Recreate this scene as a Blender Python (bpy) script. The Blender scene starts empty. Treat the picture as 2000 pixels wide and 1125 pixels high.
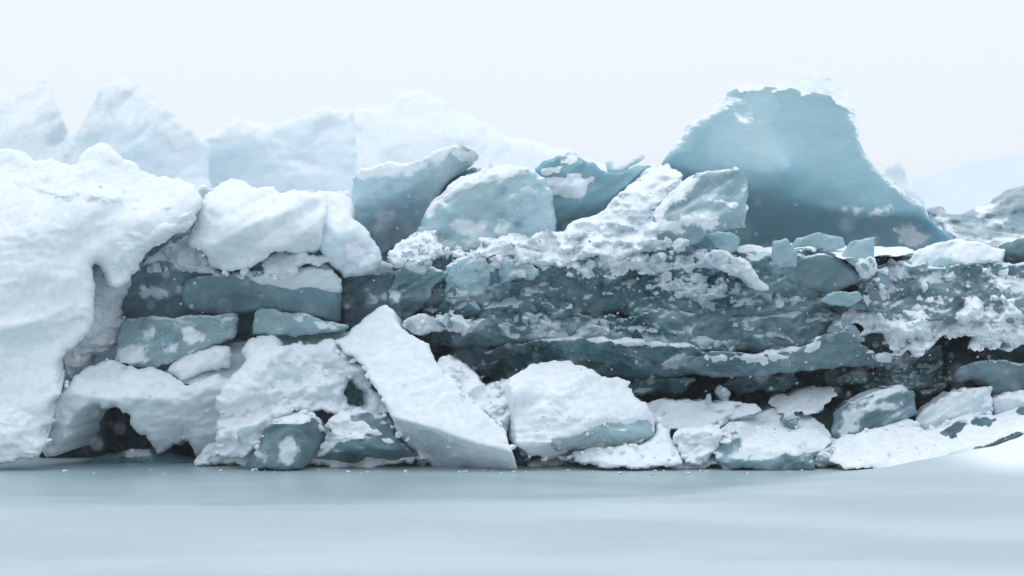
import bpy, bmesh, math, random
import numpy as np
from mathutils import Vector, Matrix

random.seed(7)
S = bpy.context.scene
C = S.collection

# ------------------------------------------------------------------ camera
CAM = (0.0, -20.0, 1.75)
FPX = 4000.0                      # focal length in photo pixels (photo 2000 x 1125)
cam_d = bpy.data.cameras.new("camera")
cam = bpy.data.objects.new("camera", cam_d)
C.objects.link(cam)
cam.location = CAM
cam.rotation_euler = (math.radians(90), 0, 0)
cam_d.lens = 72.0
cam_d.sensor_width = 36.0
cam_d.clip_end = 3000
cam_d.dof.use_dof = True
cam_d.dof.focus_distance = 20.2
cam_d.dof.aperture_fstop = 1.1
S.camera = cam

# ------------------------------------------------------------------ overcast sky
SUN_EL, SUN_AZ = math.radians(72), math.radians(-30)
w = bpy.data.worlds.new("World"); S.world = w; w.use_nodes = True
nt = w.node_tree; nt.nodes.clear()
sky = nt.nodes.new("ShaderNodeTexSky"); sky.sky_type = 'NISHITA'; sky.sun_disc = False
sky.sun_elevation = SUN_EL; sky.sun_rotation = SUN_AZ; sky.dust_density = 6; sky.air_density = 1.5
sk = nt.nodes.new("ShaderNodeMix"); sk.data_type = 'RGBA'; sk.inputs[0].default_value = 0.9
nt.links.new(sky.outputs[0], sk.inputs[6])
sk.inputs[7].default_value = (9.5, 10.4, 11.3, 1)      # cloud layer, before the strength below
bg = nt.nodes.new("ShaderNodeBackground"); bg.inputs[1].default_value = 0.1
out = nt.nodes.new("ShaderNodeOutputWorld")
nt.links.new(sk.outputs[2], bg.inputs[0]); nt.links.new(bg.outputs[0], out.inputs[0])

sun_d = bpy.data.lights.new("sun", 'SUN'); sun_d.energy = 1.15; sun_d.angle = math.radians(45)
sun_d.color = (1.0, 0.99, 0.98)
sun = bpy.data.objects.new("sun", sun_d); C.objects.link(sun)
sun.location = (-4, 6, 25)
sun.rotation_euler = (math.radians(-18), 0, math.radians(30))

S.view_settings.view_transform = 'Standard'
S.view_settings.look = 'None'
S.view_settings.exposure = 0.0
S.view_settings.gamma = 1.0
S.cycles.use_denoising = True
S.cycles.max_bounces = 6
S.cycles.diffuse_bounces = 4

# ------------------------------------------------------------------ helpers: noise
def _h(ix, iy, seed):
    n = (ix.astype(np.int64) * 374761393 + iy.astype(np.int64) * 668265263 + seed * 1274126177) & 0x7fffffff
    n = ((n ^ (n >> 13)) * 1274126177) & 0x7fffffff
    n = ((n ^ (n >> 16)) * 2246822519) & 0x7fffffff
    return ((n ^ (n >> 15)) & 0xffff) / 65535.0

def vnoise(x, y, seed=0):
    ix = np.floor(x); iy = np.floor(y); fx = x - ix; fy = y - iy
    ux = fx * fx * fx * (fx * (fx * 6 - 15) + 10); uy = fy * fy * fy * (fy * (fy * 6 - 15) + 10)
    a = _h(ix, iy, seed); b = _h(ix + 1, iy, seed); c = _h(ix, iy + 1, seed); d = _h(ix + 1, iy + 1, seed)
    return (a + (b - a) * ux + (c - a) * uy + (a - b - c + d) * ux * uy) * 2 - 1

def fbm(x, y, seed=0, oc=4, gain=0.5):
    s = 0; a = 1; t = 0
    for k in range(oc):
        c, q = math.cos(0.6 * k), math.sin(0.6 * k)
        s = s + a * vnoise((c * x - q * y) * 2 ** k + 17.3 * k, (q * x + c * y) * 2 ** k - 9.1 * k, seed + k)
        t += a; a *= gain
    return s / t * 1.6

def billow(x, y, seed=0, oc=3):
    s = 0; a = 1; t = 0
    for k in range(oc):
        s = s + a * np.abs(vnoise(x * 2.1 ** k + 5 * k, y * 2.1 ** k, seed + k)); t += a; a *= 0.5
    return s / t

def facet(x, y, seed=0):
    """piecewise flat noise: heights on a jittered triangle lattice, joined by flat faces"""
    x = x + 0.25 * vnoise(x * 0.7, y * 0.7, seed + 50); y = y + 0.25 * vnoise(x * 0.7 + 9, y * 0.7, seed + 51)
    u = x + y * 0.5; v = y * 0.866
    iu = np.floor(u); iv = np.floor(v); fu = u - iu; fv = v - iv
    a = _h(iu, iv, seed); b = _h(iu + 1, iv, seed); c = _h(iu, iv + 1, seed); d = _h(iu + 1, iv + 1, seed)
    lo = a + (b - a) * fu + (c - a) * fv
    hi = d + (c - d) * (1 - fu) + (b - d) * (1 - fv)
    return np.where(fu + fv < 1, lo, hi) * 2 - 1

# ------------------------------------------------------------------ helpers: outlines and depth
def chaikin(P, n=1):
    P = np.asarray(P, float)
    for _ in range(n):
        Q = np.roll(P, -1, 0)
        P = np.stack([0.75 * P + 0.25 * Q, 0.25 * P + 0.75 * Q], 1).reshape(-1, 2)
    return P

def sdf(P, poly):
    """signed distance in photo pixels, positive inside"""
    P = np.asarray(P, float); A = np.asarray(poly, float); B = np.roll(A, -1, 0)
    res = np.full(len(P), 1e9); ins = np.zeros(len(P), bool)
    for (ax, ay), (bx, by) in zip(A, B):
        ex, ey = bx - ax, by - ay
        L = ex * ex + ey * ey
        if L < 1e-9: continue
        t = np.clip(((P[:, 0] - ax) * ex + (P[:, 1] - ay) * ey) / L, 0, 1)
        d2 = (P[:, 0] - ax - t * ex) ** 2 + (P[:, 1] - ay - t * ey) ** 2
        res = np.minimum(res, d2)
        if ay != by:
            cr = ((ay > P[:, 1]) != (by > P[:, 1])) & (P[:, 0] < ex * (P[:, 1] - ay) / ey + ax)
            ins ^= cr
    d = np.sqrt(res)
    return np.where(ins, d, -d)

def ray(P, Y):
    """photo pixel + distance -> world point"""
    t = Y - CAM[1]
    return np.stack([CAM[0] + (P[:, 0] - 1000.0) / FPX * t, Y, CAM[2] - (P[:, 1] - 562.5) / FPX * t], 1)

def tps(ctrl):
    ctrl = np.asarray(ctrl, float)
    if ctrl.ndim == 1: ctrl = ctrl[None]
    if len(ctrl) == 1:
        y0 = ctrl[0, -1]
        return lambda P: np.full(len(P), y0)
    X = ctrl[:, :2] / 100.0; n = len(X)
    if n <= 3:                                           # a gently tilted plane
        c = X.mean(0); A_ = np.concatenate([X - c, 0.25 * np.eye(2)]); y0 = ctrl[:, 2].mean()
        k = np.linalg.lstsq(A_, np.concatenate([ctrl[:, 2] - y0, np.zeros(2)]), rcond=None)[0]
        return lambda P: y0 + (P / 100.0 - c) @ k
    def K(r): return r ** 1.5
    R = np.linalg.norm(X[:, None] - X[None], axis=2)
    M = np.zeros((n + 3, n + 3)); M[:n, :n] = K(R); M[:n, n] = 1; M[:n, n + 1:] = X
    M[n, :n] = 1; M[n + 1:, :n] = X.T
    rhs = np.concatenate([ctrl[:, 2], np.zeros(3)])
    sol = np.linalg.lstsq(M, rhs, rcond=None)[0]
    def f(P):
        Q = P / 100.0
        r = np.linalg.norm(Q[:, None] - X[None], axis=2)
        return K(r) @ sol[:n] + sol[n] + Q @ sol[n + 1:]
    return f

DBUF = np.full((320, 560), 99.0)      # nearest surface seen so far, so that loose pieces can be set down on it
def db_put(P, Y):
    i = np.clip((P[:, 1] // 4 + 10).astype(int), 0, 319); j = np.clip((P[:, 0] // 4 + 30).astype(int), 0, 559)
    np.minimum.at(DBUF, (i, j), Y)
def db_get(x, y):
    i = int(y // 4 + 10); j = int(x // 4 + 30)
    v = DBUF[max(0, i - 1):i + 2, max(0, j - 1):j + 2]
    v = v[v < 90]
    return float(np.median(v)) if len(v) else None

# ------------------------------------------------------------------ materials
MATS = {}
def mat_ice(name, c1, c2, frost=0.0, fscale=3.0, up=0.6, upt=0.62, rough=0.32, sss=0.0, strata=0.0, crack=0.25,
            frost_c=(0.76, 0.84, 0.89), bump=0.35, spec=0.5, edge=0.0, stretch=2.0, tint=None, grain=0.28, mid=0.6, fineb=0.4, msoft=0.5, tone=0.0, trans=0.0, chip=0.0, fine_w=1.6):
    m = bpy.data.materials.new(name); m.use_nodes = True
    t = m.node_tree; N = t.nodes; Lk = t.links.new; N.clear()
    def nd(k, **kw):
        n = N.new(k)
        for a, b in kw.items(): setattr(n, a, b)
        return n
    def math_(op, a, b=None, clamp=False):
        n = nd("ShaderNodeMath", operation=op, use_clamp=clamp)
        for i, v in enumerate((a, b)):
            if v is None: continue
            if isinstance(v, (int, float)): n.inputs[i].default_value = v
            else: Lk(v, n.inputs[i])
        return n.outputs[0]
    def noise(scale, detail=6, rough_=0.55, vec=None, dist=0.0):
        n = nd("ShaderNodeTexNoise"); n.inputs["Scale"].default_value = scale; n.inputs["Detail"].default_value = detail
        n.inputs["Roughness"].default_value = rough_; n.inputs["Distortion"].default_value = dist
        Lk(vec, n.inputs["Vector"]); return n.outputs["Fac"]
    def mixc(f, a, b):
        n = nd("ShaderNodeMix", data_type='RGBA')
        if isinstance(f, (int, float)): n.inputs[0].default_value = f
        else: Lk(f, n.inputs[0])
        for i, v in ((6, a), (7, b)):
            if isinstance(v, tuple): n.inputs[i].default_value = (*v, 1)
            else: Lk(v, n.inputs[i])
        return n.outputs[2]
    def ramp(v, a, b):
        n = nd("ShaderNodeMapRange", interpolation_type='SMOOTHSTEP')
        Lk(v, n.inputs[0]); n.inputs[1].default_value = a; n.inputs[2].default_value = b
        return n.outputs[0]
    geo = nd("ShaderNodeNewGeometry"); P = geo.outputs["Position"]
    mp = nd("ShaderNodeMapping"); mp.inputs["Scale"].default_value = (1, 1, stretch); Lk(P, mp.inputs[0]); V = mp.outputs[0]
    sx = nd("ShaderNodeSeparateXYZ"); Lk(geo.outputs["Normal"], sx.inputs[0]); nz = sx.outputs[2]
    cloud = ramp(noise(1.3, 5, 0.6, V), 0.35, 0.68)
    col = mixc(cloud, c1, c2)
    fine = noise(9, 8, 0.65, V)
    col = mixc(math_('MULTIPLY', ramp(fine, 0.5, 0.75), 0.35), col, tuple(min(1, a * 1.25 + 0.06) for a in c2))
    if tone > 0:                                        # broken planes inside the ice, and bubbles
        v2 = nd("ShaderNodeTexVoronoi", feature='F1'); v2.inputs["Scale"].default_value = 2.3
        w2 = nd("ShaderNodeVectorMath", operation='MULTIPLY_ADD')
        n2 = nd("ShaderNodeTexNoise"); n2.inputs["Scale"].default_value = 2.2; n2.inputs["Detail"].default_value = 3; Lk(V, n2.inputs["Vector"])
        Lk(n2.outputs["Color"], w2.inputs[0]); w2.inputs[1].default_value = (0.5, 0.5, 0.5); Lk(V, w2.inputs[2]); Lk(w2.outputs[0], v2.inputs["Vector"])
        s2 = nd("ShaderNodeSeparateColor"); Lk(v2.outputs["Color"], s2.inputs[0])
        col = mixc(math_('MULTIPLY', s2.outputs[0], tone), col, tuple(min(1, a * 1.7 + 0.03) for a in c2))
        col = mixc(math_('MULTIPLY', s2.outputs[1], tone * 0.8), col, tuple(a * 0.5 for a in c1))
        v3 = nd("ShaderNodeTexVoronoi", feature='F1'); v3.inputs["Scale"].default_value = 13; Lk(P, v3.inputs["Vector"])
        bub = math_('MULTIPLY', math_('SUBTRACT', 1.0, ramp(v3.outputs["Distance"], 0.06, 0.16)), ramp(noise(1.7, 2, 0.5, P), 0.5, 0.6))
        col = mixc(math_('MULTIPLY', bub, tone * 0.9), col, (0.62, 0.71, 0.75))
    if strata > 0:
        mp2 = nd("ShaderNodeMapping"); mp2.inputs["Scale"].default_value = (0.5, 0.5, 16); mp2.inputs["Rotation"].default_value = (0, 0.12, 0)
        Lk(P, mp2.inputs[0])
        st = ramp(noise(1.6, 5, 0.6, mp2.outputs[0], 0.25), 0.45, 0.6)
        col = mixc(math_('MULTIPLY', st, strata), col, tuple(min(1, a * 1.2 + 0.12) for a in c2))
    if crack > 0:
        vo = nd("ShaderNodeTexVoronoi", feature='DISTANCE_TO_EDGE'); vo.inputs["Scale"].default_value = 1.7
        wp = nd("ShaderNodeVectorMath", operation='ADD')
        nn = nd("ShaderNodeTexNoise"); nn.inputs["Scale"].default_value = 0.8; nn.inputs["Detail"].default_value = 2; Lk(P, nn.inputs["Vector"])
        Lk(nn.outputs["Color"], wp.inputs[0]); Lk(P, wp.inputs[1]); Lk(wp.outputs[0], vo.inputs["Vector"])
        ck = math_('SUBTRACT', 1.0, ramp(vo.outputs["Distance"], 0.0, 0.02))
        ck = math_('MULTIPLY', ck, ramp(noise(2.2, 3, 0.5, P), 0.48, 0.62))
        col = mixc(math_('MULTIPLY', ck, crack), col, (0.6, 0.7, 0.75))
    # snow and frost lying on the ice
    at = nd("ShaderNodeAttribute", attribute_name="snow")
    fr = noise(fscale, 12, 0.66, V, 0.4)
    fr2 = noise(fscale * 4.5, 10, 0.7, P, 0.2)
    nse = math_('ADD', math_('MULTIPLY', math_('SUBTRACT', fr, 0.5), 3.2), math_('MULTIPLY', math_('SUBTRACT', fr2, 0.5), fine_w))
    val = math_('ADD', nse, math_('MULTIPLY', math_('MAXIMUM', math_('SUBTRACT', nz, upt), 0.0), up * 5.0))
    val = math_('ADD', val, frost)
    val = math_('MAXIMUM', val, math_('ADD', at.outputs["Fac"], math_('ADD', math_('MULTIPLY', nse, 0.5), math_('MULTIPLY', math_('SUBTRACT', noise(8.5, 10, 0.62, P, 0.5), 0.5), 5.0))))
    if edge > 0:
        pt = ramp(geo.outputs["Pointiness"], 0.52, 0.62)
        val = math_('ADD', val, math_('MULTIPLY', pt, edge))
    mask = ramp(val, 0.25 - msoft / 2, 0.25 + msoft / 2)
    thin = math_('MULTIPLY', ramp(val, -0.9, 0.2), 0.35)
    col = mixc(thin, col, tuple(0.5 * (a + b) for a, b in zip(c2, frost_c)))
    fc = mixc(ramp(noise(14, 6, 0.6, P), 0.3, 0.7), tuple(0.88 * v for v in frost_c), frost_c)
    if tint:
        fc = mixc(math_('MULTIPLY', ramp(noise(1.9, 5, 0.6, P), 0.55, 0.72), 0.5), fc, tint)
    col = mixc(mask, col, fc)
    bs = nd("ShaderNodeBsdfPrincipled"); Lk(col, bs.inputs["Base Color"])
    rg = nd("ShaderNodeMapRange"); Lk(mask, rg.inputs[0]); rg.inputs[3].default_value = rough; rg.inputs[4].default_value = 0.9
    Lk(rg.outputs[0], bs.inputs["Roughness"])
    if trans > 0: Lk(math_('MULTIPLY', math_('SUBTRACT', 1.0, mask), trans), bs.inputs["Transmission Weight"])
    bs.inputs["IOR"].default_value = 1.31
    bs.inputs["Specular IOR Level"].default_value = spec
    if sss > 0:
        Lk(math_('MULTIPLY', math_('SUBTRACT', 1.0, mask), sss), bs.inputs["Subsurface Weight"])
        bs.inputs["Subsurface Radius"].default_value = (0.35, 0.8, 1.0)
        bs.inputs["Subsurface Scale"].default_value = 0.22
    hb = math_('ADD', math_('MULTIPLY', fine, fineb), math_('MULTIPLY', mask, 0.5))
    hb = math_('ADD', hb, math_('MULTIPLY', noise(38, 6, 0.7, P), grain))
    hb = math_('ADD', hb, math_('MULTIPLY', noise(3.5, 6, 0.6, P), mid))
    if chip > 0:
        v4 = nd("ShaderNodeTexVoronoi", feature='F1'); v4.inputs["Scale"].default_value = 4.5; Lk(V, v4.inputs["Vector"])
        hb = math_('ADD', hb, math_('MULTIPLY', v4.outputs["Distance"], chip))
    bm_ = nd("ShaderNodeBump"); bm_.inputs["Strength"].default_value = bump; bm_.inputs["Distance"].default_value = 0.05
    Lk(hb, bm_.inputs["Height"]); Lk(bm_.outputs[0], bs.inputs["Normal"])
    o = nd("ShaderNodeOutputMaterial"); Lk(bs.outputs[0], o.inputs[0])
    MATS[name] = m
    return m

SNOW = (0.835, 0.89, 0.935)
mat_ice("snow", (0.78, 0.845, 0.895), (0.83, 0.885, 0.93), frost=2.2, rough=0.85, crack=0, frost_c=SNOW, bump=0.25, spec=0.2, grain=0.16, mid=0.10, fineb=0.04)
mat_ice("far_snow", (0.52, 0.61, 0.71), (0.60, 0.68, 0.77), frost=-0.5, rough=0.85, crack=0, frost_c=(0.66, 0.73, 0.81), bump=0.1, spec=0.2, msoft=1.5)  # shade and haze of the far hill mixed into its snow colour
mat_ice("snow_stained_shaded", (0.50, 0.55, 0.58), (0.60, 0.65, 0.68), frost=0.5, fscale=2.5, rough=0.85, crack=0, frost_c=(0.72, 0.78, 0.82),
        bump=0.4, spec=0.2, tint=(0.52, 0.51, 0.49), msoft=1.2)  # stained snow; its grey also carries the painted shade under the overhang
mat_ice("snow_ice", (0.36, 0.49, 0.555), (0.54, 0.66, 0.72), frost=0.35, fscale=1.6, up=1.1, upt=0.25, rough=0.45, crack=0.0, frost_c=SNOW, bump=0.3, stretch=1.2, msoft=1.3, sss=0.2)
mat_ice("pale_ice", (0.60, 0.725, 0.80), (0.69, 0.795, 0.86), frost=-0.45, fscale=1.3, up=0.9, upt=0.4, rough=0.4, strata=0.10, crack=0.0, frost_c=SNOW, bump=0.15, sss=0.4, msoft=1.2, tone=0.12)
mat_ice("blue_ice", (0.225, 0.415, 0.485), (0.265, 0.455, 0.525), frost=-1.6, fscale=2.2, up=0.35, upt=0.6, rough=0.3, strata=0.06, crack=0.0, frost_c=SNOW, bump=0.10, sss=0.6, msoft=1.0, tone=0.06, trans=0.15)
mat_ice("mid_ice", (0.27, 0.455, 0.53), (0.46, 0.635, 0.705), frost=-0.55, fscale=2.0, up=0.9, upt=0.5, rough=0.26, strata=0.08, crack=0.2, frost_c=SNOW, bump=0.22, sss=0.4, stretch=1.2, msoft=1.1, tone=0.3, chip=0.5, trans=0.1)
mat_ice("grey_ice", (0.085, 0.172, 0.205), (0.185, 0.292, 0.338), frost=-0.75, fscale=2.6, up=0.9, upt=0.58, rough=0.24, strata=0.05, crack=0.2, frost_c=(0.70, 0.78, 0.83), bump=0.3, msoft=0.8, tone=0.35, chip=0.5, sss=0.2, trans=0.15)
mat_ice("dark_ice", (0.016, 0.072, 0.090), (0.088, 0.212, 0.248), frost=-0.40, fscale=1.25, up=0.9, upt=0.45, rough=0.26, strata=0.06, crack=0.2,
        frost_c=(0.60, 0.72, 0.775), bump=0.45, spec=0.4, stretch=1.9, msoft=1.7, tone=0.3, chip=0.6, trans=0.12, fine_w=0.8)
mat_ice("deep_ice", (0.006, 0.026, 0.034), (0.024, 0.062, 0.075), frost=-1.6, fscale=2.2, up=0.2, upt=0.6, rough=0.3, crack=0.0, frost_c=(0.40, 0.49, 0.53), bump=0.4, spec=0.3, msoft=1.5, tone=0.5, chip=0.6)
mat_ice("bare_ice", (0.022, 0.068, 0.090), (0.075, 0.155, 0.190), frost=-0.75, fscale=3.0, up=0.0, rough=0.3, crack=0.0, frost_c=(0.66, 0.75, 0.80), bump=0.3, msoft=0.8, tone=0.3, chip=0.4)
mat_ice("bank_ice", (0.09, 0.175, 0.22), (0.19, 0.30, 0.36), frost=-0.35, fscale=1.6, up=0.0, rough=0.4, crack=0.0, frost_c=SNOW, bump=0.3, msoft=1.2, tone=0.2)
mat_ice("frost", (0.20, 0.31, 0.355), (0.40, 0.52, 0.57), frost=0.15, fscale=3.4, up=0.8, upt=0.25, rough=0.45, crack=0.0, frost_c=(0.74, 0.82, 0.87), bump=0.45, stretch=1.3, msoft=1.3, tone=0.3, chip=0.6)
mat_ice("frost_bright", (0.34, 0.475, 0.54), (0.55, 0.67, 0.73), frost=0.25, fscale=3.0, up=0.8, upt=0.2, rough=0.5, crack=0.0, frost_c=SNOW, bump=0.4, stretch=1.3, msoft=1.2, tone=0.3, chip=0.6, sss=0.2)
mat_ice("shard_ice", (0.235, 0.395, 0.46), (0.38, 0.54, 0.605), frost=-0.6, fscale=4, up=0.6, upt=0.55, rough=0.2, crack=0.15, frost_c=SNOW, bump=0.2, msoft=0.9, tone=0.35, chip=0.4, sss=0.2, trans=0.3)
mat_ice("pool_ice", (0.27, 0.38, 0.405), (0.36, 0.47, 0.50), frost=-2.5, fscale=0.8, up=0.0, rough=0.36, crack=0.0, bump=0.06, stretch=1)
def mat_field():
    m = bpy.data.materials.new("field_snow"); m.use_nodes = True; t = m.node_tree; N = t.nodes; L = t.links.new
    bs = N["Principled BSDF"]
    geo = N.new("ShaderNodeNewGeometry")
    def noise(sc, de, vec):
        n = N.new("ShaderNodeTexNoise"); n.inputs["Scale"].default_value = sc; n.inputs["Detail"].default_value = de; L(vec, n.inputs["Vector"]); return n.outputs["Fac"]
    def mr(v, a, b, c=0.0, d=1.0):
        n = N.new("ShaderNodeMapRange"); n.interpolation_type = 'SMOOTHSTEP'; L(v, n.inputs[0])
        for i_, q in enumerate((a, b, c, d)): n.inputs[i_ + 1].default_value = q
        return n.outputs[0]
    mp = N.new("ShaderNodeMapping"); mp.inputs["Scale"].default_value = (0.45, 0.9, 1); L(geo.outputs["Position"], mp.inputs[0])
    at = N.new("ShaderNodeAttribute"); at.attribute_name = "snow"
    ad = N.new("ShaderNodeMath"); ad.operation = 'MULTIPLY_ADD'; L(noise(1.2, 8, mp.outputs[0]), ad.inputs[0]); ad.inputs[1].default_value = 2.4; L(at.outputs["Fac"], ad.inputs[2])
    f = mr(ad.outputs[0], 0.2, 2.6)
    def mix(fa, a, b):
        n = N.new("ShaderNodeMix"); n.data_type = 'RGBA'; L(fa, n.inputs[0])
        for i_, v in ((6, a), (7, b)):
            if isinstance(v, tuple): n.inputs[i_].default_value = (*v, 1)
            else: L(v, n.inputs[i_])
        return n.outputs[2]
    wet = mix(mr(noise(0.9, 6, mp.outputs[0]), 0.35, 0.65), (0.27, 0.37, 0.40), (0.36, 0.46, 0.49))
    dry = mix(mr(noise(0.5, 7, mp.outputs[0]), 0.38, 0.62), (0.385, 0.465, 0.51), (0.455, 0.54, 0.585))
    f2 = mr(ad.outputs[0], 4.5, 9.5)
    L(mix(f2, mix(f, wet, dry), (0.80, 0.86, 0.91)), bs.inputs["Base Color"])
    L(mr(f, 0, 1, 0.34, 0.75), bs.inputs["Roughness"])
    bs.inputs["IOR"].default_value = 1.31
    b = N.new("ShaderNodeBump"); b.inputs["Strength"].default_value = 0.15; b.inputs["Distance"].default_value = 0.03
    L(noise(14, 6, geo.outputs["Position"]), b.inputs["Height"]); L(b.outputs[0], bs.inputs["Normal"])
    MATS["field_snow"] = m
mat_field()

# ------------------------------------------------------------------ the builder of one closed, thick, broken-edged piece
def make_mesh(name, V, F, mat, attr=None, sharp=38, parent=None, origin=None):
    me = bpy.data.meshes.new(name)
    V = np.asarray(V, float)
    if origin is None:
        origin = Vector(((V[:, 0].min() + V[:, 0].max()) / 2, (V[:, 1].min() + V[:, 1].max()) / 2, V[:, 2].min()))
    me.from_pydata((V - np.array(origin)).tolist(), [], F)
    me.materials.append(MATS[mat])
    me.polygons.foreach_set("use_smooth", [True] * len(me.polygons))
    if attr is None: attr = np.full(len(V), -2.5)
    if True:
        a = me.attributes.new("snow", 'FLOAT', 'POINT'); a.data.foreach_set("value", np.asarray(attr, np.float32))
    if sharp: me.set_sharp_from_angle(angle=math.radians(sharp))
    o = bpy.data.objects.new(name, me); C.objects.link(o)
    if parent is None: o.location = origin
    else:
        o.parent = parent; o.location = Vector(origin) - parent.location
    return o

def relief(outline, depth, T=0.8, r=0.12, step=4.0, en=(3.0, 22.0), fa=(0.0, 60.0), la=(0.0, 60.0), ba=(0.0, 25.0), smooth=1,
           planes=None, seed=0, snow=(), yfun=None, holes=(), side=0.02, pillow=0.0, lace=0.0, soft=False, taper=0.22, blend=0.02):
    """returns V, F, snow attribute and the depth function of the front.
    outline in photo pixels; depth = (px, py, distance) control points; r = edge rounding in metres;
    en = edge roughness (px, wavelength px); fa/la/ba = flat-facet, soft lump and bumpy relief (metres, wavelength px)"""
    poly = chaikin(outline, smooth) if smooth else np.asarray(outline, float)
    hp = [chaikin(h, 1) for h in holes]
    base = tps(depth) if yfun is None else yfun
    sm = FPX / 20.5                                      # pixels per metre hereabouts
    def f_in(P):
        d = sdf(P, poly)
        for h in hp: d = np.minimum(d, -sdf(P, h))
        if en[0]:
            d = d + en[0] * fbm(P[:, 0] / en[1], P[:, 1] / en[1], seed + 3, 4, 0.6)
            d = d + 1.9 * en[0] * facet(P[:, 0] / (en[1] * 1.7), P[:, 1] / (en[1] * 1.7), seed + 4)
        if lace: d = d + lace * (fbm(P[:, 0] / 38, P[:, 1] / 30, seed + 77, 4, 0.62) - 0.12)
        return d
    def front(P, d):
        y = base(P)
        if planes:
            for (qx, qy, qY, sx_, sy_) in planes:
                y2 = qY + sx_ * (P[:, 0] - qx) / 100 + sy_ * (P[:, 1] - qy) / 100
                y = 0.5 * (y + y2 + np.sqrt((y - y2) ** 2 + blend * blend))
        if fa[0]:
            y = y + (1.6 if soft else 1.0) * fa[0] * facet(P[:, 0] / fa[1], P[:, 1] / fa[1] * 1.2, seed + 11)
            y = y + fa[0] * (0.25 if soft else 0.42) * facet(P[:, 0] / fa[1] * 2.6 + P[:, 1] * 0.01, P[:, 1] / fa[1] * 3.1, seed + 12)
            y = y + fa[0] * (0.04 if soft else 0.16) * facet(P[:, 0] / fa[1] * 6.1, P[:, 1] / fa[1] * 6.6 + P[:, 0] * 0.02, seed + 13)
        if la[0]:
            wx = P[:, 0] / la[1]; wy = P[:, 1] / la[1] * 1.25
            wx = wx + 0.35 * vnoise(wx * 0.8, wy * 0.8, seed + 90); wy = wy + 0.35 * vnoise(wx * 0.8 + 7, wy * 0.8, seed + 91)
            y = y + (1.1 if soft else 1.9) * la[0] * fbm(wx, wy, seed + 23, 3 if soft else 5, 0.3 if soft else 0.48)
            y = y + 1.3 * la[0] * np.abs(fbm(wx * 0.6 + 3, wy * 0.9, seed + 24, 3, 0.5))
        if soft:
            hh = P[:, 1] / 30.0 + 1.5 * fbm(P[:, 0] / 150, P[:, 1] / 110, seed + 41, 3)
            fr = hh - np.floor(hh)
            saw = np.where(fr < 0.88, fr / 0.88, (1 - fr) / 0.12) - 0.5
            mk = np.clip(0.25 + 1.3 * fbm(P[:, 0] / 130 + 4, P[:, 1] / 90, seed + 42, 3), 0, 1)
            y = y + 0.020 * saw * mk
            gr = np.clip(-0.15 + 1.6 * fbm(P[:, 0] / 120 + 9, P[:, 1] / 80, seed + 43, 2), 0, 1)
            y = y - 0.013 * gr * (billow(P[:, 0] / 11, P[:, 1] / 9, seed + 44, 2) - 0.3)
        if ba[0]: y = y - ba[0] * (billow(P[:, 0] / ba[1], P[:, 1] / ba[1], seed + 31, 3) * 2 - 0.8)
        dm = np.clip(d, 0, None) / sm
        if r > 0:
            q = 1 - np.clip(dm / r, 0, 1)
            y = y + r * (1 - np.sqrt(np.clip(1 - q * q, 0, 1)))
        if pillow: y = y - pillow * (1 - np.exp(-dm / max(pillow * 2, 0.02)))
        return y
    lo = poly.min(0) - en[0] * 2 - lace - step * 2; hi = poly.max(0) + en[0] * 2 + lace + step * 2
    nx = int((hi[0] - lo[0]) / step) + 1; ny = int((hi[1] - lo[1]) / step) + 1
    gx, gy = np.meshgrid(lo[0] + np.arange(nx) * step, lo[1] + np.arange(ny) * step)
    P = np.stack([gx.ravel(), gy.ravel()], 1)
    f = f_in(P); G = f.reshape(ny, nx)
    keep = (G[:-1, :-1] + G[1:, :-1] + G[:-1, 1:] + G[1:, 1:]) > 0
    # a corner joined only diagonally would pinch the surface: fill it
    for _ in range(3):
        a, b, c, d_ = keep[:-1, :-1], keep[1:, 1:], keep[1:, :-1], keep[:-1, 1:]
        k1 = a & b & ~c & ~d_; k2 = c & d_ & ~a & ~b
        if not (k1.any() or k2.any()): break
        keep[1:, :-1] |= k1; keep[:-1, :-1] |= k2
    cnt = np.zeros((ny, nx), int)
    for dy in (0, 1):
        for dx in (0, 1): cnt[dy:ny - 1 + dy, dx:nx - 1 + dx] += keep
    bnd = ((cnt > 0) & (cnt < 4)).ravel(); used = (cnt > 0).ravel()
    e = 0.7
    ib = np.where(bnd)[0]
    for _ in range(2):
        Pb = P[ib]; fb = f_in(Pb)
        gxx = (f_in(Pb + [e, 0]) - f_in(Pb - [e, 0])) / (2 * e); gyy = (f_in(Pb + [0, e]) - f_in(Pb - [0, e])) / (2 * e)
        g2 = gxx * gxx + gyy * gyy + 0.15
        mv = np.stack([fb * gxx / g2, fb * gyy / g2], 1)
        ln = np.linalg.norm(mv, axis=1, keepdims=True); mv *= np.minimum(1, 0.45 * step / np.maximum(ln, 1e-6))
        P[ib] = Pb - mv
    d = np.clip(f, 0, None); d[ib] = 0
    idx = np.full(nx * ny, -1); iu = np.where(used)[0]; idx[iu] = np.arange(len(iu))
    Pu = P[iu]; du = d[iu]
    Y = front(Pu, du)
    Vf = ray(Pu, Y)
    n = len(iu)
    cy, cx = np.where(keep)
    q = np.stack([cy * nx + cx, (cy + 1) * nx + cx, (cy + 1) * nx + cx + 1, cy * nx + cx + 1], 1)
    q = idx[q]
    Vb = Vf.copy(); cb = Vf.mean(0)
    Vb[:, 1] = Y + T + 0.3 * np.minimum(du / sm, 0.3)
    tp = min(taper, taper * T / 0.5)
    Vb[:, 0] = cb[0] + (Vb[:, 0] - cb[0]) * (1 - tp); Vb[:, 2] = cb[2] + (Vb[:, 2] - cb[2]) * (1 - 0.6 * tp)
    # boundary edges, oriented
    ed = {}
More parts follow.
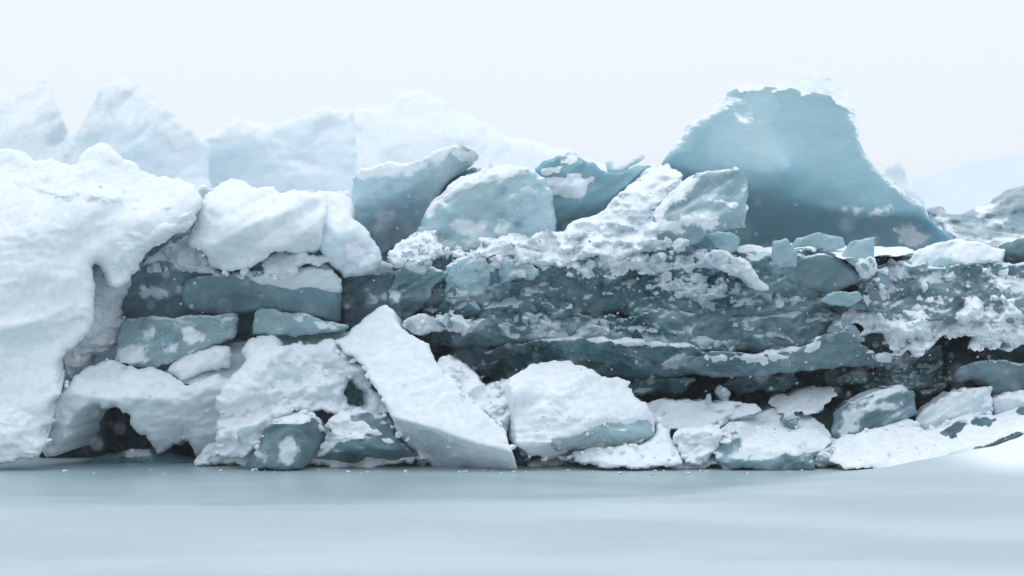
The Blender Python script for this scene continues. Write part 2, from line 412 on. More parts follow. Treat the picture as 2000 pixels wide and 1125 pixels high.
    for a, b in ((0, 1), (1, 2), (2, 3), (3, 0)):
        for u, v in zip(q[:, a].tolist(), q[:, b].tolist()): ed[(u, v)] = 1
    be = [(u, v) for (u, v) in ed if (v, u) not in ed]
    bl = sorted({u for uv in be for u in uv}); bi = {u: k for k, u in enumerate(bl)}
    B = np.array(bl)
    rings = []
    for k, s in enumerate((0.33, 0.67)):
        R = Vf[B] * (1 - s) + Vb[B] * s
        nn = fbm(R[:, 0] * 3 + R[:, 2] * 2, R[:, 1] * 3 + k, seed + 60 + k, 3)
        cen = Vf.mean(0); o = R - cen; o[:, 1] = 0
        o /= np.maximum(np.linalg.norm(o, axis=1, keepdims=True), 0.05)
        R = R + o * (side * nn[:, None] - side)
        rings.append(R)
    nb = len(bl)
    V = np.concatenate([Vf, rings[0], rings[1], Vb])
    F = q.tolist() + (q[:, ::-1] + n + 2 * nb).tolist()
    for u, v in be:
        a0, b0 = u, v; a1, b1 = n + bi[u], n + bi[v]; a2, b2 = a1 + nb, b1 + nb; a3, b3 = u + n + 2 * nb, v + n + 2 * nb
        F += [[b0, a0, a1, b1], [b1, a1, a2, b2], [b2, a2, a3, b3]]
    if snow:
        sa = np.full(n, -2.5)
        for s in snow:
            sa = np.maximum(sa, np.clip(sdf(Pu, s) / 9.0, -2.5, 2.0))
        sa = sa + 0.25
    else: sa = np.full(n, -2.5)
    A = np.concatenate([sa, np.full(2 * nb + n, -2.5)])
    db_put(Pu, Y)
    def yf(Pq):
        return front(Pq, np.clip(f_in(Pq), 0, None))
    return V, F, A, yf

SEED = [100]
def block(name, label, cat, outline, depth, mat, group=None, caps=(), sharp=38, body="body", **kw):
    SEED[0] += 13; kw.setdefault('seed', SEED[0]); kw.setdefault('soft', mat == 'snow')
    e0, e1 = kw.get('en', (3.0, 22.0)); kw['en'] = (e0 * (1.6 if mat.startswith('snow') else 1.25), e1)
    V, F, A, yf = relief(outline, depth, **kw)
    V = np.asarray(V)
    if caps:
        o = bpy.data.objects.new(name, None); C.objects.link(o)
        o.location = ((V[:, 0].min() + V[:, 0].max()) / 2, (V[:, 1].min() + V[:, 1].max()) / 2, V[:, 2].min())
        o.empty_display_size = 0.1
        make_mesh(body, V, F, mat, A, sharp, parent=o)
        for c in caps:
            c = dict(c); SEED[0] += 7
            th = c.pop('th', 0.04); ol = c.pop('outline'); nm = c.pop('name', 'snow_cap'); m = c.pop('mat', 'snow')
            c.setdefault('en', (4.0, 18.0)); c.setdefault('T', 0.06); c.setdefault('r', 0.0); c.setdefault('step', 2.5)
            c.setdefault('la', (0.015 if th > 0.03 else 0.0, 35.0)); c.setdefault('seed', SEED[0]); c.setdefault('pillow', th)
            lb = c.pop('label', None)
            V2, F2, A2, _ = relief(ol, None, yfun=lambda P, yf=yf, o=min(0.012, th * 0.2): yf(P) + o, **c)
            p = make_mesh(nm, V2, F2, m, A2, 50, parent=o)
            if lb: p['label'] = lb
    else:
        o = make_mesh(name, V, F, mat, A, sharp)
    o['label'] = label; o['category'] = cat; o['kind'] = 'thing'
    if group: o['group'] = group
    return o

def cap(*pts, **kw): return dict(outline=pts, **kw)

# ------------------------------------------------------------------ setting: frozen pool, snow field, ice bank behind
def grid_sheet(name, xs, ys, zf, mat):
    X, Y = np.meshgrid(xs, ys); Z = zf(X, Y)
    V = np.stack([X.ravel(), Y.ravel(), Z.ravel()], 1); nx, ny = len(xs), len(ys)
    F = [[j * nx + i, j * nx + i + 1, (j + 1) * nx + i + 1, (j + 1) * nx + i] for j in range(ny - 1) for i in range(nx - 1)]
    o = make_mesh(name, V, F, mat, None, 0, origin=(0, 0, 0)); o['kind'] = 'structure'
    return o

def axis(lo, a, b, hi, fine, coarse):
    return np.concatenate([np.arange(lo, a, coarse), np.arange(a, b, fine), np.arange(b, hi + coarse, coarse)])

grid_sheet('frozen_pool', axis(-900, -8, 8, 900, 0.25, 60), axis(-900, -6, 2, 1500, 0.15, 60),
           lambda X, Y: 0.012 * fbm(X * 0.8, Y * 1.5, 5, 3) * (np.abs(X) < 9) * (np.abs(Y) < 8), 'pool_ice')

def sstep(x, a, b):
    t = np.clip((x - a) / (b - a), 0, 1); return t * t * (3 - 2 * t)
def field_edge(X):
    return -3.7 + 0.45 * sstep(X, -2, 1.5) + 1.3 * sstep(X, 0.2, 2.6) + 2.4 * sstep(X, 1.6, 4.2) + 0.2 * fbm(X * 0.35, X * 0 + 3.0, 9, 3)
def field_z(X, Y):
    inn = sstep(field_edge(X) - Y, -0.4, 1.4)
    z = 0.016 + 0.05 * inn + inn * (0.03 * fbm(X * 0.35, Y * 0.9, 21, 4) + 0.010 * fbm(X * 2.2, Y * 3, 22, 3))
    drift = sstep(X, 3.2, 5.6) * sstep(Y, -2.4, -0.6) * 0.40
    drift = drift + 0.05 * sstep(X, 3.0, 5) * fbm(X * 1.3, Y * 1.6, 33, 4) * sstep(Y, -2.6, -1.2)
    far = 0.05 * fbm(X * 0.12, Y * 0.3, 41, 3) * sstep(-Y, 5, 8)
    return np.maximum(z, 0.016) + np.maximum(drift, 0) * (1 - sstep(Y, -0.55, -0.2)) + np.maximum(far, -0.02)
fo = grid_sheet('snow_field', axis(-60, -7, 7, 60, 0.06, 2.0), axis(-60, -9, 0.9, 0.9, 0.05, 1.5), field_z, 'field_snow')
co = np.array([v.co[:] for v in fo.data.vertices])
am = np.clip((field_edge(co[:, 0]) - co[:, 1]) / 0.75, -3, 2.4) + 0.9 * fbm(co[:, 0] * 0.22, co[:, 1] * 1.1, 71, 4) + 9.0 * sstep(co[:, 0], 3.2, 5.2) * sstep(co[:, 1], -2.6, -0.9)
fo.data.attributes['snow'].data.foreach_set('value', am.astype(np.float32))

def bank_z(X, Y):
    t = sstep(Y, 1.1, 2.3)
    z = -0.15 + t * (1.75 + 0.10 * fbm(X * 0.9, Y * 0.9, 61, 4)) + 0.35 * sstep(Y, 2.6, 6) - 2.2 * sstep(Y, 14, 24)
    return z + 0.55 * t * sstep(-X, 0.5, 2) - 0.35 * t * sstep(X, 3.3, 4.4)
grid_sheet('ice_bank', np.arange(-16, 16.1, 0.16), np.arange(1.0, 26, 0.25), bank_z, 'grey_ice')

# ------------------------------------------------------------------ far pieces
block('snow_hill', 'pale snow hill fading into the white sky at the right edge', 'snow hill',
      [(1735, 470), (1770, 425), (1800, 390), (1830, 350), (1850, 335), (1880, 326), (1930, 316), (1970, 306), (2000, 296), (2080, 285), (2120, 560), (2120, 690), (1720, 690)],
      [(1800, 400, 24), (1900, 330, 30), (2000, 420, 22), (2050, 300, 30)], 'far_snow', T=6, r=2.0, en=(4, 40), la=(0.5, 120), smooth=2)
block('snow_lump', 'small pale snow lump on the skyline right of the tall blue slab', 'snow lump',
      [(1722, 352), (1728, 325), (1742, 314), (1760, 318), (1772, 335), (1775, 352), (1795, 362), (1815, 420), (1820, 790), (1690, 790), (1705, 420)],
      (0, 0, 20.0), 'snow', T=1, r=0.4, en=(2, 25), la=(0.1, 40), smooth=2)
block('ice_peak', 'sharp snow-dusted ice peak leaning at the left edge of the skyline', 'ice peak',
      [(-90, 420), (-90, 236), (-30, 210), (0, 198), (36, 185), (70, 167), (81, 150), (88, 156), (98, 173), (107, 201), (121, 226), (135, 262), (149, 283), (160, 320), (190, 420)],
      [(80, 160, 12.60), (60, 260, 11.90), (-60, 300, 12.20), (60, 400, 11.20), (150, 340, 12.30)], 'snow_ice', T=0.8, taper=0.5, r=0.06, en=(0.8, 16), fa=(0.10, 90), la=(0.03, 70), smooth=0,
      snow=[[(-90, 420), (-90, 240), (0, 215), (60, 195), (85, 230), (95, 290), (130, 340), (130, 420)]],
      planes=[(95, 230, 11.95, 1.0, -0.3)], blend=0.08)
block('ice_peak', 'blocky two-headed ice peak with blue face behind the snow mass', 'ice peak',
      [(130, 420), (135, 285), (142, 269), (160, 254), (178, 222), (192, 180), (203, 167), (213, 166), (228, 150), (249, 157), (277, 169), (299, 198), (338, 230), (384, 262), (410, 290), (410, 420)],
      [(200, 200, 16.80), (250, 260, 16.30), (330, 340, 16.30), (200, 380, 16.00), (150, 300, 16.80), (380, 290, 16.90)], 'pale_ice', T=0.8, taper=0.5, r=0.10, en=(2.0, 18), fa=(0.10, 90), la=(0.02, 60), smooth=0,
      planes=[(215, 250, 16.25, -1.2, -0.4), (300, 270, 16.30, 0.9, -0.55)],
      caps=[cap((225, 148), (250, 156), (278, 168), (300, 196), (340, 229), (388, 264), (380, 300), (340, 290), (310, 275), (285, 250), (262, 238), (255, 200), (235, 190), (215, 200), (212, 168), th=0.10, en=(3, 20)),
            cap((140, 270), (178, 222), (195, 182), (203, 170), (212, 210), (220, 245), (200, 262), (160, 272), th=0.06)])
block('ice_wall', 'long pale blue ice wall with fine bedding lines under the skyline', 'ice wall',
      [(320, 440), (335, 300), (365, 282), (400, 272), (430, 252), (455, 236), (462, 231), (478, 238), (500, 244), (560, 234), (610, 218), (650, 208), (692, 214), (694, 440)],
      [(345, 380, 18.20), (500, 300, 18.00), (690, 300, 17.60), (500, 420, 17.70), (600, 220, 18.40)], 'pale_ice', T=1.5, r=0.12, en=(2.0, 20), fa=(0.03, 120), la=(0.03, 90), smooth=0,
      caps=[cap((395, 285), (400, 271), (430, 252), (455, 234), (478, 236), (500, 243), (560, 233), (610, 216), (650, 206), (692, 212), (692, 245), (640, 232), (560, 252), (480, 262), (430, 275), th=0.08)])
block('snow_hump', 'broad smooth snow hump on the skyline left of centre', 'snow hump',
      [(650, 430), (655, 225), (690, 214), (715, 216), (745, 212), (768, 198), (776, 186), (795, 184), (808, 180), (822, 178), (840, 190), (870, 205), (900, 222), (960, 246), (1000, 262), (1040, 274), (1080, 285), (1130, 300), (1200, 330), (1215, 430)],
      [(700, 300, 20.40), (820, 190, 21.20), (820, 300, 19.90), (1000, 300, 20.40), (900, 400, 19.20), (1150, 340, 20.60)], 'snow', T=1.8, r=0.25, en=(2.5, 30), la=(0.08, 80), fa=(0.04, 110), smooth=1)

# ------------------------------------------------------------------ the tall blue slab and its neighbours
block('ice_slab', 'tall glassy blue-teal ice slab with flared foot standing right of centre', 'ice slab',
      [(1255, 520), (1278, 350), (1300, 304), (1322, 272), (1345, 240), (1372, 226), (1398, 208), (1408, 190), (1440, 171), (1490, 168), (1535, 172), (1580, 178), (1620, 186), (1650, 205),
       (1674, 224), (1677, 262), (1686, 290), (1704, 318), (1735, 350), (1768, 378), (1800, 398), (1818, 432), (1845, 455), (1866, 468), (1840, 492), (1700, 520)],
      [(1450, 200, 3.8), (1640, 220, 3.9), (1330, 290, 2.9), (1540, 330, 2.35), (1700, 350, 2.8), (1480, 400, 2.35), (1750, 420, 2.4), (1600, 500, 2.3), (1400, 500, 2.3), (1840, 470, 2.3)],
      'blue_ice', T=1.0, r=0.045, en=(1.3, 25), la=(0.02, 120), smooth=1,
      planes=[(1560, 396, 2.22, -0.02, 1.00), (1480, 360, 2.30, -0.40, 0.70)], blend=0.16,
      snow=[[(1645, 405), (1680, 412), (1685, 418), (1660, 420)], [(1700, 418), (1735, 402), (1738, 412), (1715, 422)], [(1745, 450), (1775, 440), (1815, 462), (1800, 482), (1770, 480)],
            [(1300, 306), (1320, 272), (1345, 240), (1360, 226), (1375, 210), (1398, 206), (1420, 190), (1450, 196), (1425, 208), (1400, 220), (1375, 232), (1350, 252), (1320, 285)], [(1440, 230), (1462, 228), (1460, 240)],
            [(1660, 222), (1680, 230), (1682, 270), (1690, 292), (1708, 318), (1738, 350), (1800, 398), (1802, 404), (1760, 378), (1722, 346), (1698, 312), (1684, 290)]],
      caps=[cap((1398, 212), (1408, 186), (1440, 168), (1500, 166), (1545, 168), (1560, 150), (1600, 152), (1640, 166), (1662, 190), (1680, 214), (1672, 228), (1650, 212), (1636, 196), (1600, 186), (1560, 184), (1500, 176), (1440, 180), (1418, 198), th=0.10, T=0.35, en=(4, 15), lace=2)])
block('ice_block', 'pale ice block with curved striations beside the dark crevice', 'ice block',
      [(688, 326), (740, 322), (815, 317), (835, 300), (862, 288), (890, 284), (915, 292), (930, 306), (920, 325), (884, 345), (868, 370), (848, 395), (836, 430), (800, 465), (762, 490), (728, 500), (705, 480), (690, 440), (684, 410)],
      [(700, 340, 1.65), (700, 440, 1.6), (780, 380, 1.55), (880, 310, 1.85), (830, 400, 2.0), (760, 470, 2.2), (900, 290, 1.95)], 'mid_ice', T=0.9, r=0.07, en=(2, 20), fa=(0.03, 70), la=(0.02, 60), smooth=1,
      planes=[(815, 390, 1.62, 1.5, 0.9)],
      snow=[[(735, 420), (770, 415), (768, 445), (735, 455)], [(690, 328), (815, 320), (860, 292), (900, 290), (850, 320), (800, 340), (700, 350)]],
      caps=[cap((810, 318), (835, 298), (862, 285), (892, 281), (920, 290), (936, 308), (915, 315), (885, 302), (860, 304), (835, 318), th=0.07)])
block('ice_slab', 'deep teal ice slab filling the cleft behind the rounded block', 'ice slab',
      [(720, 520), (740, 460), (800, 440), (850, 380), (880, 340), (930, 318), (960, 330), (940, 420), (900, 520)], (0, 0, 2.8), 'grey_ice', T=0.5, r=0.05, fa=(0.05, 60))
block('ice_block', 'rounded teal ice block with snow cap in the upper middle', 'ice block',
      [(770, 525), (775, 490), (800, 462), (826, 440), (832, 408), (845, 394), (866, 388), (884, 360), (905, 348), (930, 336), (962, 320), (1000, 324), (1040, 330), (1068, 345), (1078, 382), (1084, 440), (1088, 500), (1000, 525)],
      [(840, 410, 1.2), (930, 380, 1.0), (1010, 380, 0.95), (1070, 400, 1.1), (960, 330, 1.18), (860, 470, 1.15), (1000, 470, 1.1)], 'mid_ice', T=0.9, r=0.12, en=(2.2, 16), fa=(0.09, 75), la=(0.02, 40), smooth=0,
      snow=[[(880, 435), (910, 430), (950, 440), (940, 455), (895, 455)], [(962, 444), (995, 442), (990, 458), (970, 456)], [(830, 400), (850, 395), (845, 420), (835, 425)]],
      caps=[cap((835, 400), (862, 384), (882, 355), (905, 344), (930, 332), (962, 316), (985, 322), (1000, 320), (1035, 328), (1050, 345), (1020, 350), (985, 352), (950, 362), (915, 372), (890, 388), (860, 395), th=0.07)])
block('ice_block', 'angular ice block with a pale jutting plate right of the rounded block', 'ice block',
      [(1048, 332), (1062, 318), (1090, 305), (1115, 300), (1140, 312), (1165, 325), (1190, 338), (1215, 338), (1262, 318), (1285, 320), (1230, 360), (1190, 395), (1165, 430), (1130, 470), (1085, 470), (1076, 400)],
      [(1060, 340, 1.7), (1120, 350, 1.35), (1180, 380, 1.6), (1100, 440, 1.6), (1250, 330, 1.9)], 'blue_ice', T=0.9, r=0.05, en=(1.8, 14), fa=(0.10, 60), smooth=0,
      planes=[(1110, 390, 1.38, 0.1, 1.0)],
      caps=[cap((1050, 340), (1062, 318), (1090, 303), (1118, 298), (1135, 315), (1110, 322), (1085, 335), (1060, 345), th=0.06),
            cap((1052, 345), (1110, 335), (1165, 340), (1190, 348), (1170, 372), (1130, 390), (1090, 386), (1051, 378), name='jutting_plate', mat='pale_ice', th=0.09, en=(1.2, 15))])
block('ice_shard', 'thin upright ice shard on the skyline left of the tall blue slab', 'ice shard',
      [(1185, 336), (1184, 318), (1192, 312), (1198, 326), (1212, 322), (1230, 312), (1262, 296), (1258, 310), (1232, 325), (1215, 342)], (0, 0, 2.2), 'pale_ice', T=0.2, r=0.03, en=(1, 12), smooth=0)
block('snow_block', 'long crusted snow spill sloping down left from the tall blue slab', 'snow spill',
      [(1288, 318), (1268, 324), (1245, 335), (1222, 352), (1200, 376), (1185, 396), (1165, 418), (1140, 430), (1112, 438), (1090, 458), (1050, 462), (1010, 470), (960, 458), (930, 462), (938, 480), (925, 500), (980, 508), (1030, 515), (1100, 520), (1180, 512), (1260, 500), (1330, 480), (1345, 440), (1350, 380), (1335, 345), (1310, 335)],
      [(1290, 330, 1.5), (1240, 390, 0.9), (1180, 450, 0.65), (1000, 480, 0.55), (1100, 510, 0.45), (1320, 450, 0.8), (1330, 370, 1.2)], 'snow_ice', T=0.8, r=0.12, en=(4.5, 18), la=(0.06, 40), ba=(0.05, 26), step=3, smooth=1,
      snow=[[(1285, 325), (1240, 345), (1190, 400), (1150, 430), (1180, 455), (1250, 420), (1310, 370), (1330, 350)], [(940, 462), (1090, 458), (1150, 480), (1100, 500), (960, 500)]])
block('ice_block', 'clear ice block banded with snow leaning on the tall blue slab', 'ice block',
      [(1345, 352), (1360, 340), (1395, 334), (1438, 325), (1452, 336), (1459, 352), (1460, 400), (1456, 446), (1425, 448), (1400, 456), (1370, 470), (1330, 482), (1275, 478), (1240, 470), (1262, 445), (1290, 405), (1320, 378)],
      [(1440, 340, 0.85), (1450, 430, 0.7), (1380, 360, 0.9), (1350, 440, 0.6), (1270, 460, 0.75), (1400, 400, 0.65)], 'shard_ice', T=0.9, r=0.04, en=(1.8, 14), fa=(0.07, 55), smooth=0,
      snow=[[(1362, 345), (1350, 375), (1320, 395), (1290, 400), (1300, 380), (1345, 350)], [(1285, 425), (1330, 440), (1338, 452), (1320, 456), (1280, 435)], [(1330, 420), (1400, 425), (1415, 440), (1390, 448), (1340, 436)]],
      caps=[cap((1355, 382), (1380, 380), (1420, 388), (1456, 398), (1458, 412), (1425, 404), (1385, 398), (1358, 392), th=0.04, en=(3, 12)),
            cap((1250, 470), (1262, 440), (1290, 400), (1320, 376), (1345, 350), (1358, 344), (1352, 372), (1325, 392), (1305, 412), (1280, 445), (1268, 470), th=0.05)])
block('ice_shard', 'small tilted ice plate under the banded clear block', 'ice shard',
      [(1380, 460), (1402, 450), (1425, 452), (1445, 462), (1442, 490), (1420, 494), (1395, 480)], (0, 0, 0.45), 'shard_ice', T=0.15, r=0.02, en=(1, 10), smooth=0)
block('ice_bank', 'dark icy bank streaked with snow below the pale hill at right', 'ice bank',
      [(1795, 402), (1830, 405), (1870, 418), (1905, 412), (1940, 398), (1970, 385), (2000, 368), (2070, 340), (2070, 520), (1880, 500), (1850, 460)],
      [(1820, 420, 5.60), (1900, 440, 5.30), (2000, 400, 6.20), (2050, 480, 5.00)], 'bank_ice', T=1, r=0.1, en=(4, 20), la=(0.08, 40), fa=(0.1, 50), smooth=0,
      snow=[[(1830, 425), (1850, 430), (1875, 462), (1900, 470), (1870, 470)], [(1900, 400), (1960, 385), (1940, 410), (1912, 425)], [(1880, 468), (1950, 462), (2060, 455), (2060, 466), (1960, 476)], [(1925, 425), (1965, 428), (1960, 438), (1930, 436)]])

# ------------------------------------------------------------------ left: overhanging snow mass
block('snow_mass', 'huge smooth overhanging snow mass filling the left side', 'snow mass',
      [(-90, 915), (-90, 285), (0, 288), (50, 303), (100, 318), (132, 312), (152, 318), (156, 297), (168, 281), (198, 276), (230, 295), (270, 324), (303, 345), (320, 343), (345, 354), (372, 358), (388, 370), (393, 396), (380, 418), (371, 444), (352, 456), (330, 466), (300, 480), (277, 502), (262, 530), (246, 556), (225, 560), (205, 525), (185, 506), (181, 530), (178, 587), (178, 640), (153, 672), (112, 706), (107, 743), (115, 768), (98, 793), (105, 826), (80, 840), (87, 864), (82, 884), (53, 905)],
      [(-80, 880, -0.55), (40, 860, -0.55), (40, 700, -0.35), (100, 560, -0.30), (60, 430, 0.05), (180, 400, 0.05), (280, 430, -0.15), (360, 420, 0.05), (180, 290, 0.75), (60, 320, 0.9), (-80, 320, 1.0), (-80, 600, -0.3), (300, 360, 0.45), (230, 540, 0.0)],
      'snow', T=0.5, r=0.10, en=(2.5, 22), la=(0.035, 95), fa=(0.055, 120), step=3.5, smooth=1, sharp=0,
      caps=[cap((196, 500), (230, 470), (300, 440), (350, 420), (380, 405), (372, 440), (330, 462), (300, 476), (275, 500), (250, 540), (215, 545), th=0.07, name='overhang_lip', en=(4, 20), ba=(0.03, 25)),
            cap((0, 345), (80, 330), (160, 350), (250, 380), (340, 400), (300, 425), (200, 400), (120, 395), (40, 385), th=0.07, name='snow_ledge', la=(0.03, 40), en=(7, 30)),
            cap((-80, 800), (0, 790), (60, 800), (90, 830), (84, 862), (78, 884), (40, 898), (-80, 900), th=0.16, name='snow_foot', en=(3, 25))])
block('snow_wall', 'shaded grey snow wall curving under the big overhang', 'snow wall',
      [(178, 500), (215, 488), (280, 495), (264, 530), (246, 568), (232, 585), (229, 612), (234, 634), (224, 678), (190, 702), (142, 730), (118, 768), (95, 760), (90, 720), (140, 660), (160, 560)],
      [(170, 560, 0.42), (235, 560, 0.6), (190, 650, 0.42), (120, 720, 0.25), (225, 660, 0.65)], 'snow_stained_shaded', T=0.3, r=0.10, en=(4, 14), la=(0.03, 35), ba=(0.03, 16), step=3, smooth=1)  # greyer snow colour stands in for shade beneath the overhang
block('snow_block', 'big white snow boulder perched on the grey ice slabs', 'snow boulder',
      [(394, 402), (399, 382), (420, 362), (432, 350), (450, 346), (470, 352), (496, 364), (531, 360), (540, 380), (600, 378), (642, 396), (640, 420), (630, 447), (633, 470), (618, 494), (580, 498), (549, 490), (515, 514), (494, 520), (467, 526), (440, 540), (420, 516), (402, 497), (368, 473), (376, 447), (384, 425)],
      [(440, 360, 0.5), (480, 358, 0.5), (410, 400, 0.2), (430, 440, 0.0), (490, 400, 0.05), (525, 400, 0.25), (500, 470, 0.0), (560, 440, 0.0), (610, 440, 0.1), (600, 400, 0.3), (600, 480, 0.25), (450, 515, 0.2), (385, 460, 0.25), (420, 490, 0.12), (538, 372, 0.5)], 'snow', T=0.6, r=0.09, en=(3.0, 20), fa=(0.10, 80), la=(0.022, 55), smooth=1, sharp=60, step=3)
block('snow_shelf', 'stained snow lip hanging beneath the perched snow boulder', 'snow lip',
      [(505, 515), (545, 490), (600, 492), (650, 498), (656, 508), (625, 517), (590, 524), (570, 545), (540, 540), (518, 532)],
      [(520, 520, 0.3), (580, 505, 0.25), (640, 505, 0.3), (570, 540, 0.1)], 'snow_stained_shaded', T=0.4, r=0.05, en=(2.5, 14), la=(0.03, 30), step=3, smooth=1)
block('snow_block', 'short snow plug in the crack between snow mass and boulder', 'snow block',
      [(358, 362), (385, 356), (410, 358), (402, 378), (395, 400), (375, 398), (362, 384)], (0, 0, 0.6), 'snow', T=0.6, r=0.08, en=(3, 15), la=(0.03, 30), step=3)
block('ice_boulder', 'smooth pale blue ice boulder at the right of the snow boulder', 'ice boulder',
      [(535, 390), (560, 374), (600, 376), (652, 370), (684, 380), (690, 398), (682, 424), (700, 434), (717, 446), (728, 472), (749, 498), (735, 529), (706, 541), (660, 539), (630, 500), (600, 440)],
      [(600, 390, 0.6), (680, 390, 0.7), (660, 460, 0.25), (720, 490, 0.5), (690, 530, 0.45)], 'pale_ice', T=0.8, r=0.16, en=(1.8, 22), la=(0.03, 60), fa=(0.04, 70), smooth=1,
      caps=[cap((540, 385), (562, 371), (600, 373), (652, 367), (686, 377), (690, 398), (684, 420), (655, 410), (620, 402), (580, 400), th=0.06),
            cap((668, 495), (674, 478), (690, 470), (700, 460), (708, 475), (730, 488), (732, 505), (718, 525), (705, 528), (690, 515), (672, 512), th=0.11, name='snow_lump', en=(3, 14))])
block('ice_slab', 'smooth grey-teal ice slab, left of two under the snow boulder', 'ice slab',
      [(240, 575), (262, 526), (300, 505), (360, 512), (420, 520), (500, 530), (505, 580), (500, 612), (490, 645), (240, 650)],
      [(260, 570, 0.85), (300, 610, 1.0), (360, 570, 0.7), (470, 580, 0.85), (420, 630, 0.95)], 'grey_ice', T=0.6, r=0.05, en=(3, 30), fa=(0.07, 75), smooth=0,
      snow=[[(275, 560), (320, 565), (330, 580), (280, 582)], [(350, 560), (380, 558), (378, 570), (355, 574)]])
block('ice_slab', 'thick grey-teal ice slab, right of two under the snow boulder', 'ice slab',
      [(352, 572), (368, 548), (420, 540), (480, 538), (520, 530), (570, 535), (630, 518), (652, 530), (664, 548), (671, 566), (668, 600), (666, 623), (652, 628), (600, 619), (540, 614), (470, 612), (420, 618), (376, 612), (362, 596)],
      [(370, 585, 0.6), (480, 570, 0.5), (580, 570, 0.42), (660, 590, 0.6), (480, 608, 0.62), (600, 612, 0.55)], 'grey_ice', T=0.6, r=0.05, en=(2.5, 28), fa=(0.05, 85), smooth=0,
      caps=[cap((480, 545), (520, 530), (570, 534), (630, 517), (654, 530), (668, 556), (669, 572), (640, 575), (600, 566), (560, 565), (520, 560), th=0.03, mat='pale_ice', name='frosted_rim', en=(4, 25))])
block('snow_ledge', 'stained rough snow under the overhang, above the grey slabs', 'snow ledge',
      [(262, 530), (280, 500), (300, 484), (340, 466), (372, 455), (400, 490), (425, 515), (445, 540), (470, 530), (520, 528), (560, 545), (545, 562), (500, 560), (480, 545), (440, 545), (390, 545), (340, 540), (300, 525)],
      [(300, 500, 0.5), (400, 520, 0.5), (540, 550, 0.35)], 'snow_stained_shaded', T=0.6, r=0.07, en=(4, 16), la=(0.05, 30), ba=(0.04, 18), step=3)
block('ice_slab', 'grey ice slab patched with snow, left of the pair under the grey-teal slabs', 'ice slab',
      [(228, 652), (234, 630), (246, 618), (300, 618), (360, 617), (420, 615), (466, 611), (465, 640), (464, 654), (470, 662), (430, 674), (391, 684), (350, 702), (309, 716), (260, 718), (226, 708)],
      [(240, 660, 0.55), (340, 630, 0.48), (460, 630, 0.5), (300, 700, 0.3), (400, 675, 0.35)], 'shard_ice', T=0.6, r=0.03, en=(2.6, 20), fa=(0.07, 60), smooth=0,
      snow=[[(356, 645), (372, 640), (380, 655), (400, 652), (398, 664), (370, 670), (358, 660)], [(320, 674), (345, 672), (342, 686), (322, 686)], [(276, 646), (300, 643), (298, 654), (278, 656)], [(230, 680), (280, 675), (288, 700), (250, 712), (228, 706)], [(420, 620), (450, 622), (430, 632)]])
block('ice_slab', 'wedge-shaped pale ice slab right of the patched grey slab', 'ice slab',
      [(492, 656), (492, 632), (498, 612), (507, 604), (550, 608), (599, 614), (640, 625), (686, 638), (672, 648), (600, 652), (528, 656)],
      [(500, 630, 0.45), (600, 632, 0.35), (670, 642, 0.4)], 'shard_ice', T=0.6, r=0.03, en=(1.5, 14), fa=(0.03, 50), smooth=0,
      snow=[[(570, 620), (590, 622), (585, 632)], [(612, 626), (650, 634), (660, 642), (625, 640)], [(540, 640), (556, 636), (552, 648)]])
block('ice_floor', 'dark wet ice dusted with snow behind the low snow bank', 'ice shelf',
      [(300, 740), (330, 715), (400, 690), (460, 668), (530, 656), (620, 650), (690, 646), (690, 690), (600, 705), (480, 735), (400, 755)],
      [(320, 730, 0.3), (460, 670, 0.75), (680, 655, 0.65), (480, 720, 0.3), (640, 700, 0.35)], 'dark_ice', T=0.4, r=0.02, en=(1.5, 14), la=(0.02, 30), smooth=0,
      snow=[[(560, 668), (640, 660), (690, 665), (690, 715), (560, 700)], [(580, 655), (600, 650), (640, 655), (610, 660)]])
block('snow_pillow', 'soft rounded snow pillow in front of the patched grey slab', 'snow pillow',
      [(326, 726), (346, 704), (370, 692), (395, 682), (436, 671), (455, 678), (453, 700), (444, 722), (400, 730), (345, 744)],
      [(340, 735, 0.05), (400, 700, 0.1), (440, 690, 0.15)], 'snow', T=0.4, r=0.13, en=(2, 18), la=(0.02, 40), step=3, sharp=0)

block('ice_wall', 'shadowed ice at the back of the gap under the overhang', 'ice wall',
      [(235, 660), (240, 560), (265, 500), (310, 455), (370, 425), (420, 430), (560, 450), (690, 500), (700, 570), (690, 660)], (0, 0, 1.15), 'grey_ice', T=0.4, r=0.03, la=(0.04, 50), fa=(0.06, 60))
